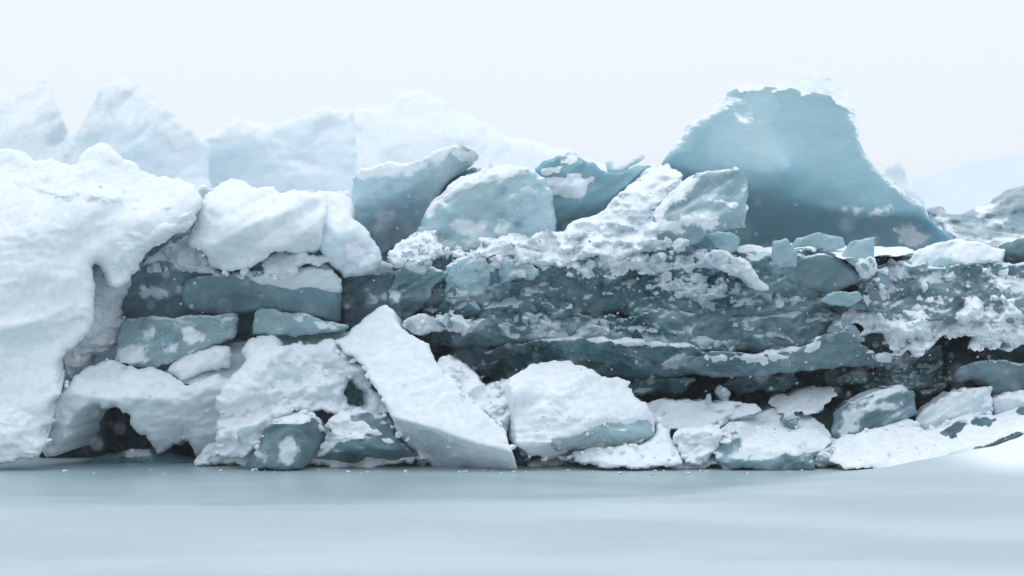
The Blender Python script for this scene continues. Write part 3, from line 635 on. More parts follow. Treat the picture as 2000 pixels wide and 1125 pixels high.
# ------------------------------------------------------------------ left foreground: low snow bank with a cave
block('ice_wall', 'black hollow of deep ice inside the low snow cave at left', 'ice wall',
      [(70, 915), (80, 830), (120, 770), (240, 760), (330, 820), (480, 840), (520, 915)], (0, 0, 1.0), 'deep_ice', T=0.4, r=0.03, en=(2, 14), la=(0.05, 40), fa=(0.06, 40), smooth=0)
block('ice_mound', 'low grey frosted mound on the floor of the snow cave', 'ice mound',
      [(130, 916), (160, 908), (195, 896), (225, 882), (258, 872), (300, 874), (345, 880), (380, 890), (395, 916)], [(150, 905, 0.15), (260, 880, 0.4), (260, 910, 0.2), (370, 895, 0.25)], 'bare_ice', T=0.5, r=0.10, en=(2.5, 14), la=(0.04, 40),
      snow=[[(240, 876), (290, 876), (300, 890), (250, 890)]])
block('snow_block', 'snow arch of the low bank roofing the dark cave', 'snow bank',
      [(84, 880), (95, 850), (98, 805), (112, 775), (128, 752), (150, 732), (178, 714), (210, 707), (230, 713), (292, 714), (328, 722), (342, 742), (390, 740), (440, 738), (470, 745), (465, 800), (440, 850), (430, 890), (400, 898), (377, 893), (366, 868), (359, 846), (350, 858), (341, 868), (328, 880), (313, 888), (298, 876), (284, 861), (263, 836), (240, 808), (214, 793), (186, 790), (164, 810), (136, 836), (120, 862), (108, 884), (95, 890)],
      [(100, 850, -0.35), (150, 760, -0.25), (200, 725, 0.0), (250, 780, -0.35), (310, 850, -0.45), (330, 735, -0.05), (400, 760, -0.25), (400, 870, -0.4), (450, 760, -0.1)], 'snow', T=0.7, r=0.08, en=(2.8, 16), fa=(0.04, 70), la=(0.03, 45), smooth=1, step=3, sharp=60,
      planes=[(260, 768, -0.36, 0.12, 0.42), (400, 790, -0.36, -0.05, 0.25)])
block('snow_block', 'lumpy snow pile between the cave bank and the leaning snow slab', 'snow pile',
      [(420, 790), (440, 745), (470, 720), (478, 690), (484, 668), (500, 658), (527, 660), (548, 672), (575, 678), (605, 670), (648, 660), (690, 690), (712, 715), (728, 745), (745, 780), (760, 805), (720, 812), (690, 808), (650, 812), (612, 804), (575, 806), (540, 822), (515, 850), (500, 880), (480, 896), (440, 898), (425, 860)],
      [(500, 665, 0.05), (520, 700, -0.25), (600, 680, 0.1), (600, 760, -0.1), (660, 700, 0.1), (700, 780, 0.05), (480, 800, -0.4), (450, 880, -0.45), (740, 795, -0.1)], 'snow_ice', T=0.8, r=0.09, en=(3, 16), fa=(0.09, 75), la=(0.03, 50), ba=(0.02, 45), smooth=1, step=3, sharp=60,
      holes=[[(676, 740), (690, 732), (700, 755), (715, 775), (726, 798), (705, 802), (690, 790), (670, 775)]],
      snow=[[(484, 668), (500, 658), (527, 660), (560, 690), (620, 730), (600, 740), (540, 720), (490, 705)], [(560, 690), (605, 672), (648, 662), (690, 700), (660, 720), (600, 700)], [(420, 760), (500, 740), (560, 760), (500, 800), (430, 820)]],
      caps=[cap((482, 672), (498, 657), (528, 659), (548, 674), (580, 684), (620, 705), (625, 724), (600, 722), (570, 730), (535, 712), (500, 705), (482, 700), th=0.10, name='snow_cap', la=(0.03, 30))])
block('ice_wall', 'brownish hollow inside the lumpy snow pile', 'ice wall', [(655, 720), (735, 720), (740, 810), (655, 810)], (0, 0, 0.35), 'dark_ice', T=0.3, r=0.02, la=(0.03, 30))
block('ice_block', 'small faceted clear ice cube at the foot of the snow pile', 'ice block',
      [(480, 908), (490, 892), (508, 868), (520, 836), (538, 818), (565, 808), (592, 804), (612, 812), (628, 832), (640, 852), (622, 880), (592, 916), (484, 914)],
      [(540, 850, -0.55), (560, 900, -0.6)], 'grey_ice', T=0.5, r=0.02, en=(1.2, 10), fa=(0.02, 30), smooth=0, step=3,
      planes=[(586, 860, -0.58, 0.9, 0.0), (560, 828, -0.56, 0.0, -1.6), (510, 870, -0.58, -0.7, -0.1)],
      snow=[[(545, 865), (570, 850), (585, 880), (570, 905), (540, 900)], [(500, 885), (520, 880), (515, 900)]],
      caps=[cap((530, 826), (548, 812), (580, 802), (612, 808), (628, 830), (606, 838), (580, 826), (552, 824), th=0.04, en=(3, 12))])
block('ice_block', 'dark undercut ice block with snowy back beside the leaning snow slab', 'ice block',
      [(604, 916), (606, 900), (624, 885), (642, 868), (638, 836), (642, 818), (660, 809), (712, 803), (757, 807), (774, 845), (788, 862), (812, 886), (836, 900), (836, 916)],
      [(620, 900, -0.35), (660, 830, -0.3), (740, 830, -0.35), (700, 880, -0.5), (800, 900, -0.4)], 'grey_ice', T=0.6, r=0.04, en=(2, 14), la=(0.03, 40), smooth=0, step=3,
      planes=[(700, 880, -0.46, 0.05, 1.5)],
      caps=[cap((640, 840), (646, 816), (662, 807), (712, 801), (735, 805), (730, 822), (752, 845), (785, 862), (775, 874), (745, 872), (715, 862), (690, 868), (660, 872), (628, 890), (614, 905), (608, 898), (640, 866), th=0.05, en=(4, 14))])
block('snow_slab', 'big leaning snow-covered slab with pointed top in the centre foreground', 'snow slab',
      [(751, 593), (763, 602), (773, 625), (792, 646), (831, 669), (850, 692), (854, 706), (876, 727), (905, 760), (909, 775), (930, 778), (934, 791), (975, 823), (991, 846), (993, 872), (1004, 898), (1006, 920), (846, 920), (838, 902), (826, 918), (808, 900), (812, 884), (794, 868), (772, 838), (758, 802), (736, 766), (723, 730), (706, 711), (655, 680), (648, 664), (674, 653), (681, 641), (722, 611), (737, 597)],
      [(750, 600, 0.35), (700, 660, 0.15), (800, 680, 0.05), (760, 780, -0.45), (860, 800, -0.45), (900, 770, -0.25), (980, 860, -0.65), (900, 900, -0.8), (850, 850, -0.7)], 'snow', T=0.45, r=0.05, en=(1.8, 18), la=(0.018, 60), smooth=1, step=3, sharp=60,
      planes=[(850, 836, -0.66, -0.28, 0.75)],
      caps=[cap((768, 745), (785, 738), (805, 744), (822, 758), (816, 770), (795, 768), (775, 758), th=0.07, name='snow_bump', en=(1.5, 20)),
            cap((765, 812), (800, 826), (850, 840), (905, 868), (950, 890), (998, 905), (1000, 918), (850, 916), (842, 895), (815, 870), (785, 850), th=0.02, mat='snow_ice', name='icy_underside', en=(4, 22), label='blue-grey icy lower face of the slab')])
block('snow_block', 'small pale snow blocks wedged behind the leaning snow slab', 'snow block',
      [(850, 720), (857, 702), (879, 697), (899, 707), (912, 719), (931, 741), (946, 753), (962, 745), (982, 746), (998, 735), (1003, 770), (1000, 830), (985, 860), (930, 800), (890, 760)],
      [(870, 710, 0.15), (930, 760, -0.05), (980, 760, 0.0), (985, 830, -0.3)], 'snow_ice', T=0.5, r=0.06, en=(2, 14), fa=(0.07, 45), la=(0.02, 30), step=3,
      caps=[cap((930, 780), (950, 772), (985, 770), (994, 792), (985, 812), (965, 812), (942, 798), th=0.05, mat='pale_ice', name='ice_lens', en=(1.5, 20))])
block('snow_slab', 'broad snow-crusted slab standing right of the leaning pointed slab', 'snow slab',
      [(985, 760), (996, 737), (1012, 727), (1042, 710), (1072, 705), (1117, 699), (1126, 711), (1150, 722), (1162, 725), (1175, 736), (1212, 740), (1226, 748), (1222, 755), (1238, 771), (1270, 795), (1276, 815), (1278, 836), (1285, 860), (1245, 868), (1217, 875), (1170, 874), (1110, 881), (1075, 898), (1050, 892), (1025, 881), (1000, 866), (988, 840)],
      [(1060, 710, 0.1), (1010, 760, -0.3), (1100, 780, -0.35), (1200, 760, -0.05), (1060, 880, -0.55), (1150, 840, -0.5), (1260, 820, -0.2), (1270, 860, -0.2)], 'snow', T=0.5, r=0.05, en=(2, 14), la=(0.03, 50), fa=(0.03, 60), ba=(0.012, 22), smooth=0, step=3, sharp=60,
      planes=[(1190, 832, -0.47, 0.25, 0.7), (1000, 800, -0.36, -2.5, 0.0)],
      caps=[cap((1098, 752), (1130, 742), (1165, 752), (1172, 770), (1155, 790), (1118, 796), (1102, 775), th=0.06, name='snow_bump', en=(2, 20)),
            cap((1070, 862), (1110, 850), (1150, 838), (1180, 828), (1225, 828), (1272, 820), (1280, 858), (1245, 866), (1215, 872), (1165, 872), (1110, 878), (1085, 890), th=0.015, mat='mid_ice', name='icy_underside', en=(4, 16), label='blue-grey bare ice face under the snow crust')])
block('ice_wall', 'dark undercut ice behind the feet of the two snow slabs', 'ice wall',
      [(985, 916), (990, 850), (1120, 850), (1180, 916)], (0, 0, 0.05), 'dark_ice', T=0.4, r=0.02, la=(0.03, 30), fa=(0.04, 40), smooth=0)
block('snow_block', 'low rounded snow foot beneath the broad crusted slab', 'snow foot',
      [(1108, 880), (1165, 872), (1217, 872), (1250, 864), (1284, 856), (1276, 822), (1288, 822), (1302, 832), (1314, 852), (1322, 866), (1328, 886), (1330, 912), (1138, 914), (1122, 896)],
      [(1130, 895, -0.5), (1220, 890, -0.55), (1290, 840, -0.15), (1300, 890, -0.5)], 'snow', T=0.5, r=0.10, en=(2, 14), la=(0.03, 40), ba=(0.015, 20), step=3, sharp=60)
block('snow_block', 'knobbly snow chunk with drip-like front left of the flat floe', 'snow chunk',
      [(1308, 850), (1320, 838), (1350, 836), (1396, 836), (1412, 845), (1407, 860), (1393, 882), (1380, 912), (1338, 914), (1326, 888), (1317, 866)],
      [(1330, 850, -0.35), (1390, 848, -0.3), (1360, 880, -0.5)], 'snow_ice', T=0.5, r=0.07, en=(2.2, 12), la=(0.03, 25), fa=(0.05, 30), step=3, sharp=60,
      caps=[cap((1312, 850), (1322, 836), (1352, 834), (1398, 834), (1412, 844), (1396, 856), (1370, 850), (1345, 860), (1325, 858), th=0.05)])

block('snow_drift', 'drifted snow packed behind the right row of front blocks', 'snow drift',
      [(1000, 916), (1012, 893), (1090, 880), (1180, 868), (1290, 846), (1360, 842), (1420, 846), (1500, 850), (1620, 845), (1700, 852), (1720, 916)],
      [(1010, 905, -0.05), (1200, 890, -0.12), (1350, 880, -0.15), (1350, 845, 0.2), (1620, 890, -0.2), (1620, 850, 0.1), (1700, 900, -0.2)], 'snow_ice', T=0.3, r=0.06, en=(4, 16), la=(0.03, 45), fa=(0.04, 50), step=3)
block('snow_drift', 'drifted snow packed behind the small clear cube and undercut block', 'snow drift',
      [(385, 916), (400, 870), (460, 850), (520, 830), (640, 815), (760, 830), (830, 870), (850, 916)],
      [(400, 900, -0.1), (520, 850, -0.05), (640, 830, 0.0), (640, 900, -0.2), (820, 890, -0.15)], 'snow_ice', T=0.3, r=0.06, en=(4, 16), la=(0.03, 45), fa=(0.04, 50), step=3)
# ------------------------------------------------------------------ the dark layered wall
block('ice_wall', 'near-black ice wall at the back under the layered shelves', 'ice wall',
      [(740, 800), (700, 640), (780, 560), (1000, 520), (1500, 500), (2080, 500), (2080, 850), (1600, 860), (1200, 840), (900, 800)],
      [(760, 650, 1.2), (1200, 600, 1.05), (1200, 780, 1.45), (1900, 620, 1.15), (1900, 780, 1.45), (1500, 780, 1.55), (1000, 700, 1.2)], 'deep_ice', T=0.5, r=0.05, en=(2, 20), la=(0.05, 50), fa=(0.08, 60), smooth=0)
block('ice_block', 'brown-grey shadowed ice block in the gap left of the layered wall', 'ice block',
      [(664, 545), (700, 540), (735, 532), (770, 530), (772, 580), (765, 625), (720, 650), (668, 640)], [(680, 560, 0.95), (740, 560, 0.8), (700, 620, 1.0)], 'grey_ice', T=0.5, r=0.04, en=(2, 14), fa=(0.10, 40), smooth=0,
      snow=[[(715, 572), (740, 580), (765, 570), (755, 585), (730, 590)]])
block('ice_block', 'cracked frosty ice block above the pointed snow slab', 'ice block',
      [(758, 600), (762, 570), (778, 530), (795, 505), (850, 520), (876, 534), (862, 552), (846, 566), (836, 590), (824, 604), (798, 624), (768, 624)],
      [(775, 560, 0.62), (830, 540, 0.5), (800, 610, 0.65)], 'grey_ice', T=0.6, r=0.04, en=(2, 12), fa=(0.09, 45), smooth=0, step=3,
      snow=[[(790, 510), (850, 522), (830, 535), (800, 530)], [(762, 580), (775, 560), (780, 600)]])
block('ice_slab', 'upper dark slab of the layered wall, crusted with frost along its top', 'ice slab',
      [(780, 512), (850, 492), (930, 492), (1040, 505), (1180, 500), (1320, 486), (1420, 486), (1500, 492), (1620, 494), (1690, 530), (1640, 580), (1700, 590), (1660, 606), (1500, 610), (1300, 620), (1100, 618), (940, 612), (840, 625), (820, 600), (850, 560)],
      [(840, 520, 0.75), (1000, 520, 0.62), (1200, 540, 0.60), (1450, 540, 0.62), (1650, 590, 0.7), (1000, 600, 0.78), (1300, 600, 0.80), (900, 600, 0.75)], 'dark_ice', T=0.6, r=0.05, en=(4, 16), fa=(0.07, 60), la=(0.06, 40), ba=(0.03, 22), step=3, smooth=0,
      caps=[cap((930, 470), (1000, 476), (1090, 462), (1180, 460), (1260, 480), (1340, 486), (1420, 500), (1480, 530), (1440, 548), (1380, 530), (1320, 545), (1250, 535), (1180, 540), (1120, 525), (1060, 535), (1000, 528), (950, 540), (900, 552), (850, 548), (860, 520), (900, 498), th=0.10, name='frost_crust', mat='frost_bright', en=(6, 18), lace=11, ba=(0.07, 32), la=(0.05, 45)),
            cap((1270, 540), (1340, 530), (1420, 545), (1500, 560), (1590, 585), (1620, 600), (1540, 590), (1470, 600), (1420, 590), (1380, 605), (1330, 590), (1280, 572), th=0.10, name='frost_crust', mat='frost', en=(6, 14), lace=9, ba=(0.07, 16)),
            cap((850, 560), (900, 545), (960, 550), (1000, 560), (970, 590), (930, 600), (880, 590), (845, 600), th=0.05, name='frost_crust', mat='frost', en=(6, 14), lace=12, ba=(0.05, 16))])
block('ice_slab', 'middle dark slab of the layered wall under the frost crust', 'ice slab',
      [(830, 640), (900, 610), (1000, 604), (1150, 618), (1300, 606), (1450, 600), (1600, 596), (1650, 620), (1640, 660), (1540, 690), (1380, 690), (1200, 672), (1040, 668), (900, 680), (840, 670)],
      [(860, 650, 0.9), (1100, 630, 0.72), (1400, 620, 0.78), (1600, 640, 0.82), (1200, 665, 0.75), (1450, 680, 0.85)], 'dark_ice', T=0.6, r=0.05, en=(4, 16), fa=(0.07, 70), la=(0.04, 40), step=3, smooth=0,
      snow=[[(1330, 640), (1400, 632), (1470, 640), (1450, 668), (1370, 675)], [(1030, 655), (1120, 640), (1240, 655), (1340, 662), (1340, 674), (1040, 668)]],
      caps=[cap((960, 612), (1040, 606), (1120, 615), (1200, 628), (1290, 636), (1300, 655), (1220, 660), (1120, 650), (1020, 655), (980, 640), th=0.05, name='frost_crust', mat='frost', en=(6, 14), lace=10, ba=(0.05, 16)),
            cap((1376, 618), (1420, 622), (1480, 640), (1478, 662), (1430, 674), (1380, 668), (1350, 652), th=0.02, name='clouded_patch', mat='grey_ice', en=(4, 20))])
block('ice_block', 'ragged frosty ledge jutting above the dark hollow right of the pointed slab', 'frost ledge',
      [(776, 626), (800, 618), (862, 614), (890, 612), (930, 624), (950, 630), (935, 645), (922, 652), (897, 656), (880, 644), (850, 652), (816, 648), (795, 640)],
      [(800, 630, 0.4), (880, 630, 0.35), (930, 640, 0.5)], 'frost_bright', T=0.5, r=0.06, en=(4, 10), la=(0.04, 25), ba=(0.05, 16), step=3)
block('ice_slab', 'thin snow-edged shelf slab in the middle of the layered wall', 'ice slab',
      [(940, 690), (985, 672), (1040, 664), (1118, 659), (1230, 665), (1350, 674), (1392, 690), (1385, 725), (1320, 735), (1225, 740), (1120, 735), (1020, 750), (960, 750)],
      [(980, 690, 0.95), (1118, 668, 0.55), (1350, 685, 0.6), (1120, 720, 0.75), (1340, 725, 0.85), (980, 740, 1.1)], 'dark_ice', T=0.6, r=0.03, en=(2, 16), fa=(0.04, 60), la=(0.03, 40), step=3, smooth=0,
      caps=[cap((1036, 667), (1118, 656), (1180, 661), (1230, 662), (1352, 672), (1372, 682), (1330, 682), (1270, 678), (1230, 676), (1180, 670), (1118, 667), th=0.03, en=(2, 12), lace=2),
            cap((1300, 690), (1340, 682), (1375, 692), (1370, 712), (1330, 722), (1296, 715), th=0.03, name='frost_crust', mat='frost', en=(5, 12), lace=9)])
block('ice_slab', 'wavy shelf slab with a bright snow line above the black undercut', 'ice slab',
      [(1330, 716), (1352, 702), (1382, 688), (1440, 692), (1505, 690), (1550, 684), (1584, 673), (1610, 655), (1636, 644), (1656, 648), (1672, 658), (1697, 685), (1735, 694), (1770, 700), (1752, 716), (1674, 718), (1600, 722), (1524, 730), (1450, 738), (1390, 736), (1345, 726)],
      [(1390, 705, 0.5), (1500, 700, 0.42), (1636, 660, 0.4), (1636, 700, 0.5), (1750, 705, 0.6), (1450, 730, 0.7)], 'grey_ice', T=0.7, r=0.03, en=(1.5, 14), fa=(0.04, 50), la=(0.02, 40), step=3, smooth=0,
      caps=[cap((1378, 690), (1440, 690), (1505, 688), (1550, 682), (1584, 671), (1606, 658), (1604, 676), (1580, 690), (1540, 705), (1500, 712), (1440, 704), (1384, 706), th=0.04, en=(3, 10), lace=2),
            cap((1690, 684), (1720, 688), (1745, 696), (1735, 708), (1705, 702), th=0.03, en=(3, 10), lace=2)])
block('ice_block', 'smooth dark lens of ice under the shelf of shards', 'ice block',
      [(1500, 545), (1517, 523), (1554, 502), (1610, 490), (1655, 512), (1690, 542), (1668, 562), (1617, 572), (1560, 560)], [(1530, 530, 0.55), (1610, 520, 0.42), (1670, 545, 0.5)], 'grey_ice', T=0.6, r=0.07, en=(1.5, 16), fa=(0.03, 60), step=3)
block('ice_shelf', 'level snow-dusted shelf at the foot of the tall blue slab', 'ice shelf',
      [(1440, 492), (1446, 478), (1505, 482), (1560, 476), (1640, 478), (1720, 484), (1790, 486), (1780, 498), (1700, 500), (1655, 506), (1610, 494), (1550, 502), (1500, 500), (1450, 500)],
      [(1446, 485, 1.3), (1600, 480, 1.2), (1600, 498, 0.5), (1780, 490, 1.1)], 'snow', T=0.5, r=0.02, en=(1.5, 14), la=(0.02, 40), step=3)
for ol, Y, m, lab in (
    ([(1507, 505), (1509, 471), (1537, 465), (1557, 493), (1554, 519), (1524, 523)], 0.40, 'shard_ice', 'upright five-sided ice shard on the snowy shelf, leftmost of three'),
    ([(1643, 505), (1662, 471), (1711, 462), (1705, 505), (1684, 527)], 0.38, 'shard_ice', 'pointed square ice plate standing at the right of the snowy shelf'),
    ([(1539, 487), (1557, 465), (1599, 454), (1647, 464), (1653, 482), (1617, 490), (1580, 480)], 0.8, 'shard_ice', 'curved thin ice sheet lying at the back of the snowy shelf')):
    block('ice_shard', lab, 'ice shard', ol, [(ol[0][0], ol[0][1], Y), (ol[1][0], ol[1][1], Y + 0.03), (ol[2][0], ol[2][1], Y + 0.04), (ol[3][0], ol[3][1], Y - 0.02)], m, T=0.08, r=0.015, en=(0.8, 12), smooth=0, step=3, fa=(0.02, 30))
block('snow_block', 'round white snow ball below the pointed ice plate', 'snow ball',
      [(1668, 518), (1673, 501), (1696, 496), (1716, 508), (1713, 532), (1690, 543), (1674, 534)], (0, 0, 0.3), 'frost_bright', T=0.3, r=0.10, en=(1.5, 12), la=(0.03, 20), step=3)
block('ice_slab', 'snow-topped pale slab below the dark bank at right', 'ice slab',
      [(1770, 520), (1782, 492), (1830, 480), (1882, 467), (1928, 478), (1960, 488), (1958, 511), (1900, 516), (1845, 520), (1800, 530)],
      [(1790, 505, 0.8), (1882, 475, 0.8), (1900, 505, 0.66), (1955, 495, 0.75)], 'mid_ice', T=0.6, r=0.04, en=(2, 16), fa=(0.05, 50), step=3, smooth=0,
      snow=[[(1845, 500), (1882, 470), (1960, 488), (1955, 510), (1880, 512)]])
block('ice_slab', 'dark ice slab at the right edge between two snow ledges', 'ice slab',
      [(1950, 480), (1990, 470), (2070, 455), (2070, 540), (1990, 520), (1955, 515)], (0, 0, 1.0), 'grey_ice', T=0.5, r=0.04, en=(2, 16), fa=(0.06, 40), smooth=0)
block('ice_slab', 'grey mottled slab stretching to the right edge above the frost beard', 'ice slab',
      [(1680, 545), (1710, 520), (1760, 510), (1840, 518), (1920, 514), (2000, 508), (2070, 510), (2070, 620), (1900, 630), (1760, 630), (1660, 600)],
      [(1700, 540, 0.7), (1850, 530, 0.62), (2020, 530, 0.65), (1850, 600, 0.45), (2020, 600, 0.4)], 'grey_ice', T=0.7, r=0.05, en=(3, 16), fa=(0.07, 60), la=(0.04, 40), step=3, smooth=0,
      snow=[[(1790, 540), (1850, 530), (1860, 545), (1800, 552)], [(1930, 550), (2000, 540), (2050, 560), (1980, 575)], [(1700, 530), (1760, 520), (1780, 540), (1720, 555)]],
      caps=[cap((1640, 640), (1660, 600), (1690, 570), (1740, 560), (1800, 575), (1850, 590), (1910, 575), (1960, 565), (2060, 570), (2060, 680), (2000, 672), (1960, 660), (1930, 690), (1890, 660), (1850, 650), (1810, 680), (1770, 690), (1720, 660), (1700, 640), th=0.14, name='frost_beard', mat='frost_bright', en=(8, 16), lace=10, ba=(0.10, 34), la=(0.07, 50), T=0.2),
            cap((1660, 560), (1690, 545), (1740, 540), (1780, 545), (1760, 570), (1700, 580), th=0.07, name='frost_crust', mat='frost_bright', en=(6, 12), lace=7, ba=(0.06, 14))])
block('ice_block', 'grey ragged ice under the frost beard near the right edge', 'ice block',
      [(1640, 650), (1700, 640), (1760, 680), (1840, 690), (1860, 720), (1820, 770), (1740, 760), (1700, 720)], [(1680, 660, 0.9), (1780, 720, 0.95), (1840, 740, 1.1)], 'dark_ice', T=0.5, r=0.05, en=(7, 14), fa=(0.08, 40), ba=(0.06, 18), step=3)
block('ice_slab', 'smooth grey curled slab at the right edge under the frost beard', 'ice slab',
      [(1856, 731), (1882, 711), (1935, 701), (2000, 708), (2070, 712), (2070, 775), (1995, 768), (1935, 775), (1922, 745), (1897, 741), (1871, 750)],
      [(1870, 730, 0.55), (1950, 720, 0.4), (2040, 740, 0.45)], 'grey_ice', T=0.5, r=0.06, en=(1.5, 16), fa=(0.03, 50), step=3)

block('ice_block', 'frosted crumbly foot under the left end of the rounded teal block', 'frost foot',
      [(760, 500), (776, 478), (800, 462), (828, 442), (850, 452), (862, 478), (905, 482), (930, 500), (905, 514), (870, 505), (840, 512), (800, 528), (772, 518)],
      [(780, 500, 0.75), (830, 460, 0.85), (850, 495, 0.65), (910, 498, 0.7)], 'frost_bright', T=0.4, r=0.07, en=(4, 14), la=(0.04, 40), ba=(0.05, 28), step=3)
block('ice_block', 'mottled pale ice block at the upper left of the layered wall', 'ice block',
      [(868, 560), (874, 520), (900, 508), (930, 500), (1005, 503), (1062, 522), (1040, 545), (990, 548), (950, 566), (915, 585), (885, 592), (866, 585)],
      [(880, 560, 0.55), (930, 520, 0.5), (1030, 525, 0.5), (920, 575, 0.6)], 'mid_ice', T=0.4, r=0.05, en=(3, 14), fa=(0.08, 50), la=(0.02, 40), step=3, smooth=0)
block('ice_tongue', 'frosted ice tongue curling down right below the banded block', 'ice tongue',
      [(1378, 500), (1400, 488), (1430, 492), (1462, 512), (1484, 540), (1500, 566), (1476, 562), (1448, 545), (1415, 536), (1390, 522)],
      [(1395, 505, 0.45), (1440, 515, 0.35), (1490, 555, 0.45)], 'frost_bright', T=0.3, r=0.05, en=(2.5, 16), la=(0.03, 40), step=3)
block('ice_plate', 'thin pale ice plate jutting left of the frost beard', 'ice plate',
      [(1604, 588), (1630, 571), (1676, 568), (1684, 584), (1656, 599), (1625, 596)], [(1620, 585, 0.4), (1670, 575, 0.35), (1650, 598, 0.3)], 'shard_ice', T=0.1, r=0.015, en=(1.5, 14), fa=(0.02, 30), smooth=0, step=2.5)
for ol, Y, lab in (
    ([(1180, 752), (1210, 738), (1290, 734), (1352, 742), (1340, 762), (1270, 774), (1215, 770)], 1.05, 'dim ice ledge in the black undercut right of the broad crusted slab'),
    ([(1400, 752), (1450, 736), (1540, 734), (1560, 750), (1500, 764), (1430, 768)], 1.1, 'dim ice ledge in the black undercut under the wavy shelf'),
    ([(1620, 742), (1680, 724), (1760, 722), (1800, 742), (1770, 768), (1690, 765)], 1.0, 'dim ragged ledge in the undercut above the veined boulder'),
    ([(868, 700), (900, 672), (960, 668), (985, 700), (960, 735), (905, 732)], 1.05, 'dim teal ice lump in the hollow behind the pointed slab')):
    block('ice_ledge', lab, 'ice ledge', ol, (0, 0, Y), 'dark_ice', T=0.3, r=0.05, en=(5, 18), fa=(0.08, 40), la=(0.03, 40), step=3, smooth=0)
block('ice_block', 'squat upright pale ice post below the snow ball', 'ice post',
      [(1708, 556), (1712, 528), (1734, 522), (1740, 548), (1732, 562)], (0, 0, 0.42), 'shard_ice', T=0.2, r=0.03, en=(1.5, 10), fa=(0.04, 18), smooth=0, step=2.5)
block('ice_plate', 'small translucent plate leaning over the crest of the wavy shelf', 'ice plate',
      [(1612, 652), (1628, 628), (1650, 622), (1676, 640), (1690, 668), (1664, 662), (1636, 650)], [(1625, 640, 0.6), (1660, 635, 0.6), (1650, 655, 0.5)], 'shard_ice', T=0.12, r=0.02, en=(2.5, 12), fa=(0.03, 26), smooth=0, step=2.5)

# ------------------------------------------------------------------ right foreground
block('ice_slab', 'low frosty slab lying behind the snow chunk and flat floe', 'ice slab',
      [(1250, 800), (1262, 787), (1307, 777), (1330, 781), (1380, 784), (1440, 783), (1474, 792), (1492, 806), (1460, 815), (1425, 828), (1400, 845), (1330, 842), (1285, 830), (1270, 815)],
      [(1280, 795, 0.5), (1400, 790, 0.4), (1300, 830, 0.1), (1420, 825, 0.05)], 'grey_ice', T=0.5, r=0.03, en=(2.5, 12), fa=(0.05, 40), step=3, smooth=0,
      snow=[[(1255, 790), (1310, 776), (1385, 786), (1400, 800), (1340, 815), (1290, 805)]])
block('ice_shard', 'tiny upright ice splinter on the low frosty slab', 'ice shard', [(1378, 792), (1381, 772), (1387, 769), (1391, 790)], (0, 0, 0.3), 'shard_ice', T=0.05, r=0.01, en=(0.5, 8), smooth=0, step=2)
block('ice_slab', 'grainy snow-dusted slab in the black undercut behind the flat floe', 'ice slab',
      [(1500, 790), (1504, 776), (1540, 769), (1582, 759), (1628, 757), (1632, 772), (1612, 790), (1606, 812), (1560, 810), (1515, 800)],
      [(1510, 785, 0.8), (1600, 765, 0.8), (1600, 805, 0.4), (1530, 800, 0.5)], 'snow_ice', T=0.4, r=0.03, en=(2.5, 10), fa=(0.04, 30), step=3, smooth=0)
block('ice_block', 'small frosted ice knob in the black undercut', 'ice knob', [(1400, 770), (1406, 755), (1422, 752), (1428, 768), (1420, 785), (1404, 786)], (0, 0, 0.8), 'frost', T=0.2, r=0.05, en=(2, 8), fa=(0.05, 15), step=2.5)
block('ice_floe', 'flat snow-covered ice floe with a grey cut edge at right of centre', 'ice floe',
      [(1396, 870), (1402, 850), (1420, 830), (1450, 818), (1478, 810), (1514, 800), (1544, 799), (1574, 807), (1598, 824), (1618, 842), (1622, 862), (1610, 875), (1589, 893), (1588, 918), (1530, 920), (1466, 916), (1418, 910), (1400, 897)],
      [(1410, 890, -0.45), (1500, 905, -0.6), (1580, 905, -0.55), (1420, 868, -0.42), (1535, 884, -0.55), (1500, 830, 0.25), (1560, 810, 0.5), (1610, 850, 0.0)], 'grey_ice', T=0.4, r=0.015, en=(1.5, 12), la=(0.02, 40), fa=(0.03, 35), step=3, smooth=0,
      planes=[(1500, 882, -0.57, 0.0, 0.1)],
      caps=[cap((1398, 866), (1402, 848), (1420, 828), (1450, 816), (1478, 808), (1514, 798), (1544, 797), (1574, 805), (1600, 823), (1620, 842), (1623, 862), (1608, 874), (1588, 890), (1550, 889), (1500, 884), (1450, 877), (1425, 872), th=0.04, en=(2, 14), holes=[[(1420, 842), (1440, 845), (1450, 856), (1435, 858)], [(1448, 832), (1462, 836), (1466, 844), (1452, 840)]])])
block('ice_block', 'rough ice chunk poking through the snow on the flat floe', 'ice chunk', [(1524, 822), (1530, 806), (1548, 804), (1560, 815), (1556, 832), (1545, 838)], (0, 0, 0.1), 'grey_ice', T=0.2, r=0.03, en=(1.5, 8), fa=(0.05, 14), step=2.5, smooth=0,
      snow=[[(1526, 808), (1548, 802), (1560, 812), (1540, 818)]])
block('snow_block', 'small crumbled snow lump between the floe and the long snowy slab', 'snow lump',
      [(1586, 900), (1592, 884), (1608, 874), (1622, 866), (1630, 880), (1632, 905), (1612, 912), (1590, 914)], (0, 0, -0.4), 'snow_ice', T=0.4, r=0.06, en=(2, 10), la=(0.03, 20), step=3)
